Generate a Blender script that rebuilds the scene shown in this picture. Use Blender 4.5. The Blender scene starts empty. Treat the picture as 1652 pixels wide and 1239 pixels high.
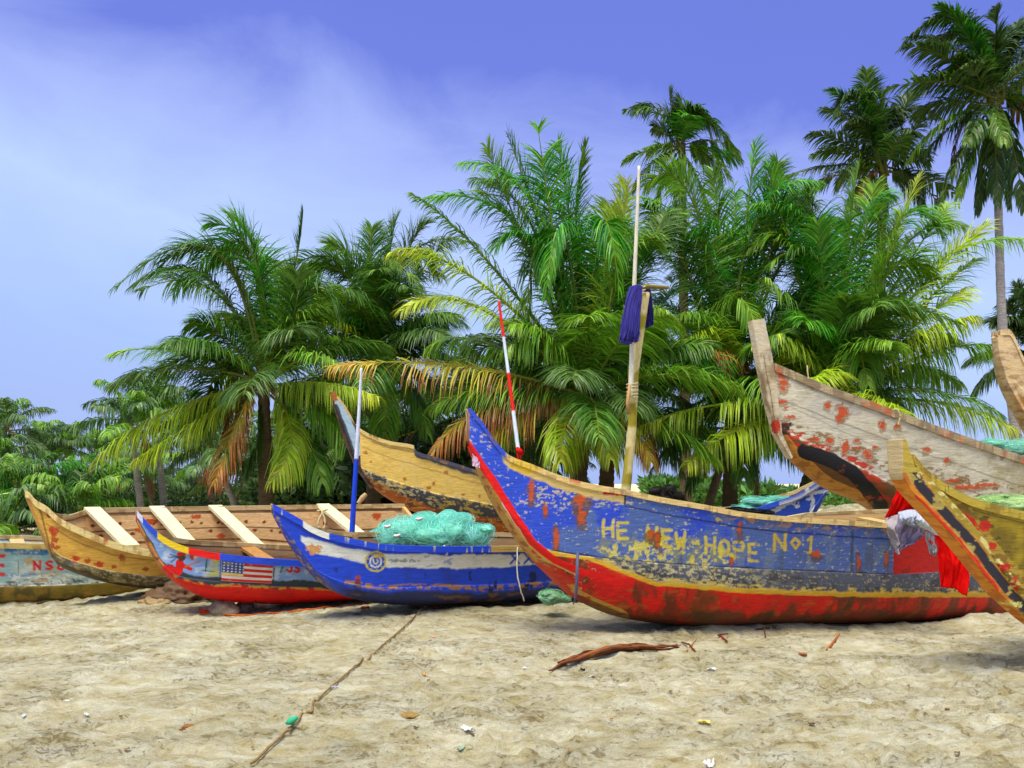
import bpy, math, random
import numpy as np
random.seed(7); RNG = np.random.default_rng(7)
SC = bpy.context.scene
COL = SC.collection
# ---- survey of the place: a level camera at eye height CZ; un() turns a bearing and a distance into a point
F, CX, H0, CZ = 1500., 826., 780., 1.4
def un(px, row, Y): return np.array([(px-CX)/F*Y, Y, CZ-(row-H0)*Y/F])
def pxof(P): return CX+F*P[...,0]/P[...,1]
def rowof(P): return H0-F*(P[...,2]-CZ)/P[...,1]
def S(r, g, b):
    return np.array([((c/255.)/12.92 if c <= 10 else ((c/255.+.055)/1.055)**2.4) for c in (r, g, b)])
# ---- noise
def _h(ix, iy, iz, sd):
    h = (ix.astype(np.int64)*374761393+iy.astype(np.int64)*668265263+iz.astype(np.int64)*2147483647+sd*1274126177) & 0xffffffff
    h = ((h ^ (h >> 13))*1103515245+12345) & 0xffffffff
    h = ((h ^ (h >> 16))*2246822519) & 0xffffffff
    return ((h ^ (h >> 15)) & 0xffffff)/float(0xffffff)
def vn(x, y, z=0., sd=0):
    x, y, z = np.broadcast_arrays(np.asarray(x, float), np.asarray(y, float), np.asarray(z, float))
    ix, iy, iz = np.floor(x), np.floor(y), np.floor(z)
    fx, fy, fz = x-ix, y-iy, z-iz
    fx, fy, fz = [f*f*(3-2*f) for f in (fx, fy, fz)]
    r = 0
    for a in (0, 1):
        for b in (0, 1):
            for c in (0, 1):
                w = (fx if a else 1-fx)*(fy if b else 1-fy)*(fz if c else 1-fz)
                r = r+w*_h(ix+a, iy+b, iz+c, sd)
    return r
def fbm(x, y, z=0., sd=0, o=4):
    r, a, t = 0, 1., 0.
    x, y, z = np.asarray(x, float), np.asarray(y, float), np.asarray(z, float)
    for k in range(o):
        r = r+a*vn(x+k*17.3, y, z, sd+k); t += a; a *= .58
        x, y, z = 2.03*(.64*x+.48*y+.6*z), 2.03*(-.6*x+.8*y), 2.03*(-.48*x-.36*y+.8*z)
    return r/t
def sstep(a, b, x): 
    t = np.clip((x-a)/(b-a), 0, 1); return t*t*(3-2*t)
# ---- objects
def setp(o, label=None, cat=None, group=None, kind=None):
    if label: o['label'] = label
    if cat: o['category'] = cat
    if group: o['group'] = group
    if kind: o['kind'] = kind
    return o
def empty(name, loc, label, cat, group=None):
    o = bpy.data.objects.new(name, None); COL.objects.link(o); o.location = tuple(float(v) for v in loc)
    o.empty_display_size = .2
    return setp(o, label, cat, group)
def mobj(name, V, Fc, mat, parent=None, col=None, smooth=True, uv=None):
    V = np.asarray(V, float).reshape(-1, 3)
    off = np.array(parent.matrix_world.translation) if False else (np.array(parent['_o']) if parent is not None and '_o' in parent else np.zeros(3))
    me = bpy.data.meshes.new(name)
    if isinstance(Fc, np.ndarray):
        n, k = Fc.shape
        me.vertices.add(len(V)); me.vertices.foreach_set('co', (V-off).astype(np.float32).ravel())
        me.loops.add(n*k); me.loops.foreach_set('vertex_index', Fc.astype(np.int32).ravel())
        me.polygons.add(n); me.polygons.foreach_set('loop_start', np.arange(0, n*k, k, dtype=np.int32))
        me.update(calc_edges=True); me.validate()
    else:
        me.from_pydata([tuple(v) for v in V-off], [], [tuple(int(i) for i in f) for f in Fc]); me.update()
    if col is not None:
        a = me.color_attributes.new('Col', 'FLOAT_COLOR', 'POINT')
        c = np.ones((len(V), 4), np.float32); c[:, :3] = col
        a.data.foreach_set('color', c.ravel())
    if uv is not None:
        a = me.attributes.new('grain', 'FLOAT_VECTOR', 'POINT')
        g = np.zeros((len(V), 3), np.float32); g[:, :uv.shape[1]] = uv
        a.data.foreach_set('vector', g.ravel())
    me.polygons.foreach_set('use_smooth', [smooth]*len(me.polygons))
    me.materials.append(mat)
    o = bpy.data.objects.new(name, me); COL.objects.link(o)
    if parent is not None:
        o.parent = parent
    return o
def root(name, loc, label, cat, group=None):
    o = empty(name, loc, label, cat, group); o['_o'] = [float(v) for v in loc]; return o
def single(name, V, Fc, mat, loc, label, cat, col=None, group=None, smooth=True, kind=None):
    V = np.asarray(V, float).reshape(-1, 3)-np.asarray(loc, float)
    o = mobj(name, V, Fc, mat, None, col, smooth); o.location = tuple(float(v) for v in loc)
    return setp(o, label, cat, group, kind)
def sub(parent_obj, name, V, Fc, mat, col=None, smooth=True):
    V = np.asarray(V, float).reshape(-1, 3)
    r = parent_obj
    while r.parent: r = r.parent
    off = np.array(r['_o']) if '_o' in r else np.array(r.location)
    o = mobj(name, V-off, Fc, mat, None, col, smooth); o.parent = parent_obj; return o
def gridf(nu, nv, flip=False, base=0, wrapv=False):
    i = np.arange(nu-1)[:, None]; j = np.arange(nv if wrapv else nv-1)[None, :]
    j2 = (j+1) % nv
    a = i*nv+j; b = (i+1)*nv+j; c = (i+1)*nv+j2; d = i*nv+j2
    f = np.stack([a, b, c, d] if not flip else [a, d, c, b], -1).reshape(-1, 4)
    return f+base
class MB:
    def __init__(s): s.V = []; s.F = []; s.C = []; s.n = 0
    def add(s, V, Fc, C):
        V = np.asarray(V, float).reshape(-1, 3); s.V.append(V); s.F.append(np.asarray(Fc)+s.n); s.n += len(V)
        C = np.asarray(C, float)
        s.C.append(np.broadcast_to(C, (len(V), 3)) if C.ndim == 1 else C)
    def out(s): return np.concatenate(s.V), np.concatenate(s.F), np.concatenate(s.C)
def tube_geo(P, R, k=8, cap=True, prof=None):
    """round (or k-gon) tube through points P with radii R"""
    P = np.asarray(P, float); n = len(P); R = np.broadcast_to(np.asarray(R, float), (n,))
    T = np.gradient(P, axis=0); T /= np.linalg.norm(T, axis=1)[:, None]+1e-9
    ref = np.array([0, 0, 1.]) if abs(T[:, 2]).mean() < .8 else np.array([0, 1., 0])
    A = np.cross(T, ref); A /= np.linalg.norm(A, axis=1)[:, None]+1e-9; B = np.cross(T, A)
    th = np.arange(k)/k*2*math.pi+(math.pi/4 if k == 4 else 0)
    V = P[:, None]+(A[:, None]*np.cos(th)[None, :, None]+B[:, None]*np.sin(th)[None, :, None])*R[:, None, None]
    V = V.reshape(-1, 3); Fc = gridf(n, k, wrapv=True)
    if cap:
        V = np.concatenate([V, P[:1], P[-1:]]); a = n*k
        j = np.arange(k); j2 = (j+1) % k
        Fc = np.concatenate([Fc, np.stack([j, j2, np.full(k, a), np.full(k, a)], -1), np.stack([(n-1)*k+j2, (n-1)*k+j, np.full(k, a+1), np.full(k, a+1)], -1)])
    return V, Fc
def fixdeg(Fc):
    return [tuple(dict.fromkeys(int(i) for i in f)) for f in Fc]
def tube(name, P, R, mat, colf, parent=None, k=8, info=None, jit=0.):
    V, Fc = tube_geo(P, R, k)
    if jit: V = V+(np.stack([fbm(V[:,0]*9, V[:,1]*9, V[:,2]*9, s) for s in (1,2,3)], -1)-.5)*jit
    C = colf(V) if callable(colf) else np.broadcast_to(colf, (len(V), 3))
    if info: return single(name, V, fixdeg(Fc), mat, V.min(0)*0+np.array([P[0][0], P[0][1], P[0][2]]), *info[:2], col=C, group=info[2] if len(info) > 2 else None)
    return mobj(name, V, fixdeg(Fc), mat, parent, C)
def pchip(x, y, q):
    x = np.asarray(x, float); y = np.asarray(y, float); h = np.diff(x); d = np.diff(y)/h
    m = np.zeros(len(x)); m[0], m[-1] = d[0], d[-1]
    for i in range(1, len(x)-1):
        m[i] = 0 if d[i-1]*d[i] <= 0 else 2*d[i-1]*d[i]/(d[i-1]+d[i])
    q = np.asarray(q, float); i = np.clip(np.searchsorted(x, q)-1, 0, len(x)-2); t = (q-x[i])/h[i]
    r = (2*t**3-3*t**2+1)*y[i]+(t**3-2*t**2+t)*h[i]*m[i]+(-2*t**3+3*t**2)*y[i+1]+(t**3-t**2)*h[i]*m[i+1]
    r = np.where(q < x[0], y[0]+(q-x[0])*m[0]*0, r); r = np.where(q > x[-1], y[-1], r)
    return r
# ---- materials
def newmat(name):
    m = bpy.data.materials.new(name); m.use_nodes = True; nt = m.node_tree
    return m, nt, nt.nodes['Principled BSDF']
def N(nt, t, **kw):
    n = nt.nodes.new(t)
    for k, v in kw.items():
        if k in n.inputs: n.inputs[k].default_value = v
        else: setattr(n, k, v)
    return n
def mat_attr(name, rough=.6, bump=.3, scale=30., stretch=None, var=.25, spec=.3, bdist=.01, dirt=None, transl=0.):
    m, nt, bs = newmat(name); L = nt.links.new
    at = N(nt, 'ShaderNodeAttribute', attribute_name='Col')
    tc = N(nt, 'ShaderNodeTexCoord'); mp = N(nt, 'ShaderNodeMapping')
    if stretch: mp.inputs['Scale'].default_value = stretch
    L(tc.outputs['Object'], mp.inputs['Vector'])
    n1 = N(nt, 'ShaderNodeTexNoise', Scale=scale, Detail=6., Roughness=.65); L(mp.outputs[0], n1.inputs['Vector'])
    r1 = N(nt, 'ShaderNodeMapRange'); r1.inputs[1].default_value = .3; r1.inputs[2].default_value = .7
    r1.inputs[3].default_value = 1-var; r1.inputs[4].default_value = 1+var*.6; L(n1.outputs[0], r1.inputs[0])
    mu = N(nt, 'ShaderNodeVectorMath', operation='SCALE'); L(at.outputs['Color'], mu.inputs[0]); L(r1.outputs[0], mu.inputs['Scale'])
    last = mu.outputs[0]
    if dirt is not None:
        n2 = N(nt, 'ShaderNodeTexNoise', Scale=scale*2.3, Detail=8., Roughness=.75); L(mp.outputs[0], n2.inputs['Vector'])
        r2 = N(nt, 'ShaderNodeMapRange'); r2.inputs[1].default_value = .60; r2.inputs[2].default_value = .68
        r2.inputs[4].default_value = .75; L(n2.outputs[0], r2.inputs[0])
        mx = N(nt, 'ShaderNodeMix', data_type='RGBA'); L(r2.outputs[0], mx.inputs[0]); L(last, mx.inputs[6]); mx.inputs[7].default_value = (*dirt, 1)
        last = mx.outputs[2]
    L(last, bs.inputs['Base Color'])
    bs.inputs['Roughness'].default_value = rough; bs.inputs['Specular IOR Level'].default_value = spec
    if bump:
        b = N(nt, 'ShaderNodeBump', Strength=bump, Distance=bdist); L(n1.outputs[0], b.inputs['Height']); L(b.outputs[0], bs.inputs['Normal'])
    if transl:
        tr = N(nt, 'ShaderNodeBsdfTranslucent'); L(last, tr.inputs[0]); ms = N(nt, 'ShaderNodeMixShader'); ms.inputs[0].default_value = transl
        L(bs.outputs[0], ms.inputs[1]); L(tr.outputs[0], ms.inputs[2]); L(ms.outputs[0], nt.nodes['Material Output'].inputs[0])
    return m
M_HULL = mat_attr('weathered_painted_wood', .52, .55, 9., (1., 1., 5.), .22, .35, .012, S(70, 55, 35))
M_WOOD = mat_attr('rough_wood', .7, .6, 14., (1., 1., 4.), .28, .2, .012, S(80, 55, 30))
M_POLE = mat_attr('pole_wood', .6, .4, 40., (1., 1., .3), .25, .2, .004)
M_LEAF = mat_attr('palm_leaf', .38, 0, 3., None, .25, .5, transl=.32)
M_LEAF.node_tree.nodes['Principled BSDF'].inputs['Specular IOR Level'].default_value = .32
M_TRUNK = mat_attr('palm_trunk', .85, .8, 7., (1., 1., 5.), .35, .1, .05)
M_CLOTH = mat_attr('cloth', .85, .3, 160., None, .12, .1, .002)
M_NET = mat_attr('nylon_net', .6, .2, 60., None, .15, .3, .004, transl=.35)
M_MISC = mat_attr('scrap', .6, .4, 50., None, .25, .3, .004)
# =====================================================================  SAND
GP = [(-8,3.,0.),(0,3.,0.),(8,3.,0.),(-6,8,-.02),(-2,8,.02),(2,7.5,.0),(5,7.5,.02),(6.5,7,.05),
      (-7.5,12.2,-.22),(-6,12.6,-.2),(-4.4,13.6,-.03),(-3.4,10.5,.0),(-2.2,10.8,.0),(-1.,9.8,.09),(.4,10.5,.07),(-4.2,11.9,.02),
      (1.2,8.9,.03),(2.3,9.3,-.03),(3.8,9.9,-.12),(5.,10.4,-.08),(7,10,.0),(-9,9,-.1),(8,14,.1),(3,14,.2),(-2,16,.1),(-10,18,-.1),(10,20,.3),(0,24,.1)]
GP = np.array(GP)
def ground(x, y):
    x = np.asarray(x, float); y = np.asarray(y, float)
    w = 0; z = 0
    for gx, gy, gz in GP:
        k = 1/(((x-gx)**2+(y-gy)**2)+.5)**2
        w = w+k; z = z+k*gz
    z = z/w
    z = z+.98*np.exp(-(((x-6.2)/1.5)**2+((y-16.6)/1.0)**2))+.5*np.exp(-(((x-8.3)/3.2)**2+((y-21)/2.6)**2))
    return z*np.clip(1-(np.hypot(x, y-10)-30)/40, 0, 1)
def make_sand():
    xs = np.concatenate([-np.geomspace(1500, 9, 40), np.arange(-8.9, 8.9, .032), np.geomspace(9, 1500, 40)])
    ys = np.concatenate([-np.geomspace(60, 3, 10), np.arange(-2, 3.6, .4), np.arange(3.8, 9, .024), np.arange(9, 14.5, .045), np.geomspace(14.6, 2500, 70)])
    X, Y = np.meshgrid(xs, ys, indexing='ij')
    Z = ground(X, Y)
    near = sstep(26, 12, Y)*sstep(14, 9, np.abs(X))
    rough = fbm(X*.5, Y*.6, 0, 31, 3)
    Z = Z+near*(.05*(fbm(X*1.0, Y*1.3, 0, 11, 3)-.5)+.05*(fbm(X*3.4, Y*4.4, 0, 21, 4)-.5)*(.4+1.4*rough)
                +.06*(fbm(X*12, Y*14, 0, 41, 3)-.5)*(.3+1.6*rough))
    # dents and footprints
    r = np.random.default_rng(3)
    for k in range(900):
        cx = r.uniform(-7.5, 7.5); cy = r.uniform(3.9, 12.5)
        if k % 2: cx = r.normal(2.8, 1.6); cy = r.uniform(4, 7.4)
        a = r.uniform(-.7, .7); lx = r.uniform(.06, .17); ly = lx*r.uniform(.35, .6); d = r.uniform(.012, .034)
        i0, i1 = np.searchsorted(xs, [cx-3*lx, cx+3*lx]); j0, j1 = np.searchsorted(ys, [cy-3*lx, cy+3*lx])
        x = X[i0:i1, j0:j1]-cx; y = Y[i0:i1, j0:j1]-cy
        u = (x*math.cos(a)+y*math.sin(a))/lx; v = (-x*math.sin(a)+y*math.cos(a))/ly
        q = u*u+v*v
        Z[i0:i1, j0:j1] += -d*np.exp(-q*q*.6)+.45*d*np.exp(-((np.sqrt(q)-1.35)/.35)**2)
    for (x0, y0, a0, nst) in [(-3.6, 4.3, 1.25, 11), (.4, 4.1, 1.9, 12), (4.6, 4.6, 2.2, 12), (-1.2, 7.6, .25, 9), (1.6, 6.6, -.15, 8), (-5.4, 7.5, .1, 9), (3.2, 4.2, .6, 8)]:
        x_, y_, a_ = x0, y0, a0
        for k in range(nst):
            a_ += r.uniform(-.16, .16); x_ += .62*math.cos(a_); y_ += .62*math.sin(a_); sd_ = 1 if k % 2 else -1
            cx, cy = x_-math.sin(a_)*.11*sd_, y_+math.cos(a_)*.11*sd_; ai = a_+sd_*-.15; lx, ly, d = .145, .06, r.uniform(.03, .05)
            i0, i1 = np.searchsorted(xs, [cx-.5, cx+.5]); j0, j1 = np.searchsorted(ys, [cy-.5, cy+.5])
            x = X[i0:i1, j0:j1]-cx; y = Y[i0:i1, j0:j1]-cy; u = (x*math.cos(ai)+y*math.sin(ai))/lx; v = (-x*math.sin(ai)+y*math.cos(ai))/(ly*(1+.2*u))
            q = (np.abs(u)**2.4+np.abs(v)**2.4)
            Z[i0:i1, j0:j1] += -d*np.exp(-q*q*.7)+.5*d*np.exp(-((np.sqrt(np.abs(u*u+v*v))-1.45)/.35)**2)
    def ridge(ax, ay, bx, by, wd, ht):
        L2 = (bx-ax)**2+(by-ay)**2; t = np.clip(((X-ax)*(bx-ax)+(Y-ay)*(by-ay))/L2, 0, 1); dd = np.hypot(X-ax-t*(bx-ax), Y-ay-t*(by-ay))
        return ht*np.exp(-(dd/wd)**2)*(.4+1.2*fbm(X*2.2, Y*2.2, 0, 77, 3))
    for q_ in [(1.9, 8.95, 5.6, 10.2, .14, .06), (-.9, 9.45, 1.2, 10.3, .1, .04), (-7.2, 11.7, -4.8, 12.9, .12, .05), (-.2, 5.6, 3.6, 7.3, .22, .05), (-4.5, 6.2, -1.4, 7.0, .25, .05), (.9, 7.3, 4.6, 8.5, .2, .04)]:
        Z += ridge(*q_)
    # drag trough by the rope and the bank of sand left in front of the blue hull
    for (ax, ay, bx, by, w, d) in [(-1.9, 9.1, -1.25, 4.1, .06, .02), (-8, 11.4, -4.8, 11.1, .12, .05), (-7.6, 10.9, -5.6, 11.3, .1, -.05), (.6, 8.0, 2.6, 8.9, .12, .035), (.9, 7.7, 3.4, 8.4, .18, -.03)]:
        L2 = (bx-ax)**2+(by-ay)**2; t = np.clip(((X-ax)*(bx-ax)+(Y-ay)*(by-ay))/L2, 0, 1)
        dd = np.hypot(X-ax-t*(bx-ax), Y-ay-t*(by-ay)); Z -= d*np.exp(-(dd/w)**2)
    V = np.stack([X, Y, Z], -1).reshape(-1, 3)
    o = mobj('ground', V, gridf(len(xs), len(ys)), M_SAND)
    setp(o, 'pale beach sand full of scuffs and footprints', None, None, 'structure')
    return xs, ys, Z
m, nt, bs = newmat('beach_sand'); L = nt.links.new
tc = N(nt, 'ShaderNodeTexCoord')
na = N(nt, 'ShaderNodeTexNoise', Scale=.9, Detail=5., Roughness=.6); L(tc.outputs['Object'], na.inputs['Vector'])
mpb = N(nt, 'ShaderNodeMapping'); mpb.inputs['Scale'].default_value = (1, 1.8, 1); mpb.inputs['Rotation'].default_value = (0, 0, .25); L(tc.outputs['Object'], mpb.inputs['Vector'])
nb = N(nt, 'ShaderNodeTexNoise', Scale=5., Detail=8., Roughness=.68, Distortion=.4); L(mpb.outputs[0], nb.inputs['Vector'])
nc = N(nt, 'ShaderNodeTexNoise', Scale=170., Detail=3., Roughness=.7); L(tc.outputs['Object'], nc.inputs['Vector'])
cr = N(nt, 'ShaderNodeValToRGB'); L(nb.outputs[0], cr.inputs[0])
e = cr.color_ramp.elements
e[0].position = .28; e[0].color = (*S(164, 146, 94), 1); e[1].position = .60; e[1].color = (*S(232, 227, 194), 1)  # darker low end tints the dents, standing in for their shade
x_ = e.new(.40); x_.color = (*S(205, 192, 143), 1)
cr2 = N(nt, 'ShaderNodeValToRGB'); L(na.outputs[0], cr2.inputs[0]); e = cr2.color_ramp.elements
e[0].position = .35; e[0].color = (.84, .82, .75, 1); e[1].position = .62; e[1].color = (1, 1, 1.03, 1)
mx = N(nt, 'ShaderNodeMix', data_type='RGBA', blend_type='MULTIPLY'); mx.inputs[0].default_value = 1; L(cr.outputs[0], mx.inputs[6]); L(cr2.outputs[0], mx.inputs[7])
mr = N(nt, 'ShaderNodeMapRange'); mr.inputs[1].default_value = .3; mr.inputs[2].default_value = .7; mr.inputs[3].default_value = .72; mr.inputs[4].default_value = 1.16; L(nc.outputs[0], mr.inputs[0])
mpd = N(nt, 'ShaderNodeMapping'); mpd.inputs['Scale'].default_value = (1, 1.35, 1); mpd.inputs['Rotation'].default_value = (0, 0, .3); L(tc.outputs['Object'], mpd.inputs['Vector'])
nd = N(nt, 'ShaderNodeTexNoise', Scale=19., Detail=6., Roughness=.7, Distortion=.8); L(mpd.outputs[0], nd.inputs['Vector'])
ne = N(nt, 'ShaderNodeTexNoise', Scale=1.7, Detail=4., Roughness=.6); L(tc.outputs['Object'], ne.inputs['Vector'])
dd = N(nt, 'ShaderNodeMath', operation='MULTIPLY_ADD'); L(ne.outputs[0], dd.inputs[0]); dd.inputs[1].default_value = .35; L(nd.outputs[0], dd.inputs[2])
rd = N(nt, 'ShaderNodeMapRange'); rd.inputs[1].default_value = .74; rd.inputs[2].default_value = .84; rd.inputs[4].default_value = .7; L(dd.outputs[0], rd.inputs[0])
mp_ = N(nt, 'ShaderNodeMix', data_type='RGBA'); L(rd.outputs[0], mp_.inputs[0]); L(mx.outputs[2], mp_.inputs[6]); mp_.inputs[7].default_value = (*S(138, 112, 54), 1)  # brown painted into the pits in place of dent shade
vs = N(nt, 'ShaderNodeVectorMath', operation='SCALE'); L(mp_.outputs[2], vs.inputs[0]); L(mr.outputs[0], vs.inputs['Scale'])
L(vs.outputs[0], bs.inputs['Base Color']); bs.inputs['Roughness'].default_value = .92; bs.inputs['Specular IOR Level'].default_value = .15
ad = N(nt, 'ShaderNodeMath', operation='MULTIPLY_ADD'); L(nb.outputs[0], ad.inputs[0]); ad.inputs[1].default_value = 5.; L(nc.outputs[0], ad.inputs[2])
ae = N(nt, 'ShaderNodeMath', operation='MULTIPLY_ADD'); L(nd.outputs[0], ae.inputs[0]); ae.inputs[1].default_value = 3.; L(ad.outputs[0], ae.inputs[2])
ad = N(nt, 'ShaderNodeMath', operation='MULTIPLY_ADD'); L(rd.outputs[0], ad.inputs[0]); ad.inputs[1].default_value = -1.5; L(ae.outputs[0], ad.inputs[2])
rs = N(nt, 'ShaderNodeMapRange'); rs.inputs[1].default_value = .38; rs.inputs[2].default_value = .62; rs.inputs[3].default_value = .85; rs.inputs[4].default_value = 1.; L(ne.outputs[0], rs.inputs[0])
bp = N(nt, 'ShaderNodeBump', Strength=1., Distance=.02); L(rs.outputs[0], bp.inputs['Strength']); L(ad.outputs[0], bp.inputs['Height']); L(bp.outputs[0], bs.inputs['Normal'])
M_SAND = m
GX, GY, GZ = make_sand()
def gz(x, y):
    i = min(max(np.searchsorted(GX, x), 1), len(GX)-1); j = min(max(np.searchsorted(GY, y), 1), len(GY)-1)
    return float(GZ[i-1:i+1, j-1:j+1].mean())
def onsand(px, row, lift=0.):
    """point of the sand surface in that direction"""
    Y = CZ*F/max(row-H0, 5)
    for _ in range(6):
        x = (px-CX)/F*Y; Y = .5*Y+.5*(CZ-gz(x, Y))*F/(row-H0)
    x = (px-CX)/F*Y
    return np.array([x, Y, gz(x, Y)+lift])

# =====================================================================  PAINT
class Pt:
    """coats of paint, chips and rust laid on the points of one part (p, r: photo-calibrated layout coordinates on the side)"""
    def __init__(s, P, part, sd=0):
        s.P = P; s.part = part; s.p0 = pxof(P); s.r0 = rowof(P); s.sd = sd
        a = fbm(P[:,0]*9, P[:,1]*9, P[:,2]*9, sd+5, 4)-.5; b = fbm(P[:,0]*9, P[:,1]*9, P[:,2]*9, sd+9, 4)-.5
        s.p = s.p0+a*9; s.r = s.r0+b*9
        s.C = np.zeros((len(P), 3))+.3
    def fill(s, c, m=True, a=1.):
        w = (np.broadcast_to(np.asarray(m, float), (len(s.P),))*a)[:, None]
        s.C = s.C*(1-w)+np.asarray(c)*w; return s
    def n(s, sc, k=0, o=4, zs=1.): return fbm(s.P[:,0]*sc, s.P[:,1]*sc, s.P[:,2]*sc*zs, s.sd+k, o)
    def cur(s, pts, dx=0):
        pts = np.array(pts, float); return np.interp(s.p+dx, pts[:,0], pts[:,1])
    def below(s, pts, soft=1.5): return sstep(-soft, soft, s.r-s.cur(pts))
    def above(s, pts, soft=1.5): return 1-s.below(pts, soft)
    def box(s, x0, x1, y0, y1, raw=False):
        p, r = (s.p0, s.r0) if raw else (s.p, s.r)
        return ((p > x0) & (p < x1) & (r > y0) & (r < y1)).astype(float)
    def stroke(s, pts, w, raw=False, soft=.8):
        p, r = (s.p0, s.r0) if raw else (s.p*.5+s.p0*.5, s.r*.5+s.r0*.5)
        d = np.full(len(p), 1e9)
        for (ax, ay), (bx, by) in zip(pts[:-1], pts[1:]):
            L2 = (bx-ax)**2+(by-ay)**2+1e-9; t = np.clip(((p-ax)*(bx-ax)+(r-ay)*(by-ay))/L2, 0, 1)
            d = np.minimum(d, np.hypot(p-ax-t*(bx-ax), r-ay-t*(by-ay)))
        return 1-sstep(w/2-soft, w/2+soft, d)
    def blob(s, x, y, rx, ry, rag=.6, sc=28, k=3):
        q = np.hypot((s.p0-x)/rx, (s.r0-y)/ry)+(s.n(sc, k)-.5)*2*rag
        q = q+(s.n(sc*2.6, k+7, 3)-.5)*.9*rag
        return (1-sstep(.8, 1.0, q))*(.75+.5*s.n(60, k+2, 2)).clip(0, 1)
    def chips(s, sc, th, k=0, m=1., zs=2.2, o=5, soft=.03): return sstep(th, th+soft, s.n(sc, k, o, zs))*m
    def write(s, txt, x, y, h, w, gap, lw, c, a=1., slope=0.):
        G = {'T': [[(0,0),(1,0)],[(.5,0),(.5,1)]], 'H': [[(0,0),(0,1)],[(1,0),(1,1)],[(0,.5),(1,.5)]],
             'E': [[(1,0),(0,0),(0,1),(1,1)],[(0,.5),(.8,.5)]], 'N': [[(0,1),(0,0),(1,1),(1,0)]], 'W': [[(0,0),(.25,1),(.5,.4),(.75,1),(1,0)]],
             'O': [[(.5,0),(.1,.15),(0,.5),(.1,.85),(.5,1),(.9,.85),(1,.5),(.9,.15),(.5,0)]], 'P': [[(0,1),(0,0),(.8,0),(1,.2),(.8,.5),(0,.5)]],
             'o': [[(.5,.15),(.1,.45),(.5,.8),(.9,.45),(.5,.15)]], '1': [[(.2,.2),(.5,0),(.5,1)],[(.2,1),(.8,1)]],
             'S': [[(1,.1),(.5,0),(.05,.2),(.3,.45),(.8,.58),(.95,.82),(.5,1),(0,.88)]], 'U': [[(0,0),(0,.8),(.5,1),(1,.8),(1,0)]],
             'X': [[(0,0),(1,1)],[(1,0),(0,1)]], 'J': [[(1,0),(1,.8),(.5,1),(0,.8)]], 'D': [[(0,0),(0,1),(.7,.9),(1,.5),(.7,.1),(0,0)]],
             '4': [[(.8,1),(.8,0),(0,.7),(1,.7)]], '2': [[(0,.2),(.5,0),(1,.2),(.8,.5),(0,1),(1,1)]], 'A': [[(0,1),(.5,0),(1,1)],[(.2,.6),(.8,.6)]]}
        m = 0
        for i, ch in enumerate(txt):
            for st in G.get(ch, []):
                m = np.maximum(m, s.stroke([(x+i*gap+u*w, y+(i*gap)*slope+v*h) for u, v in st], lw))
        if np.ndim(m): s.fill(c, m, a)
        return m
RUST, ORU, DKB = S(170, 40, 8), S(205, 100, 20), S(48, 36, 22)
CREAM, OCH, OLV = S(225, 205, 140), S(190, 140, 45), S(105, 92, 28)

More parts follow.
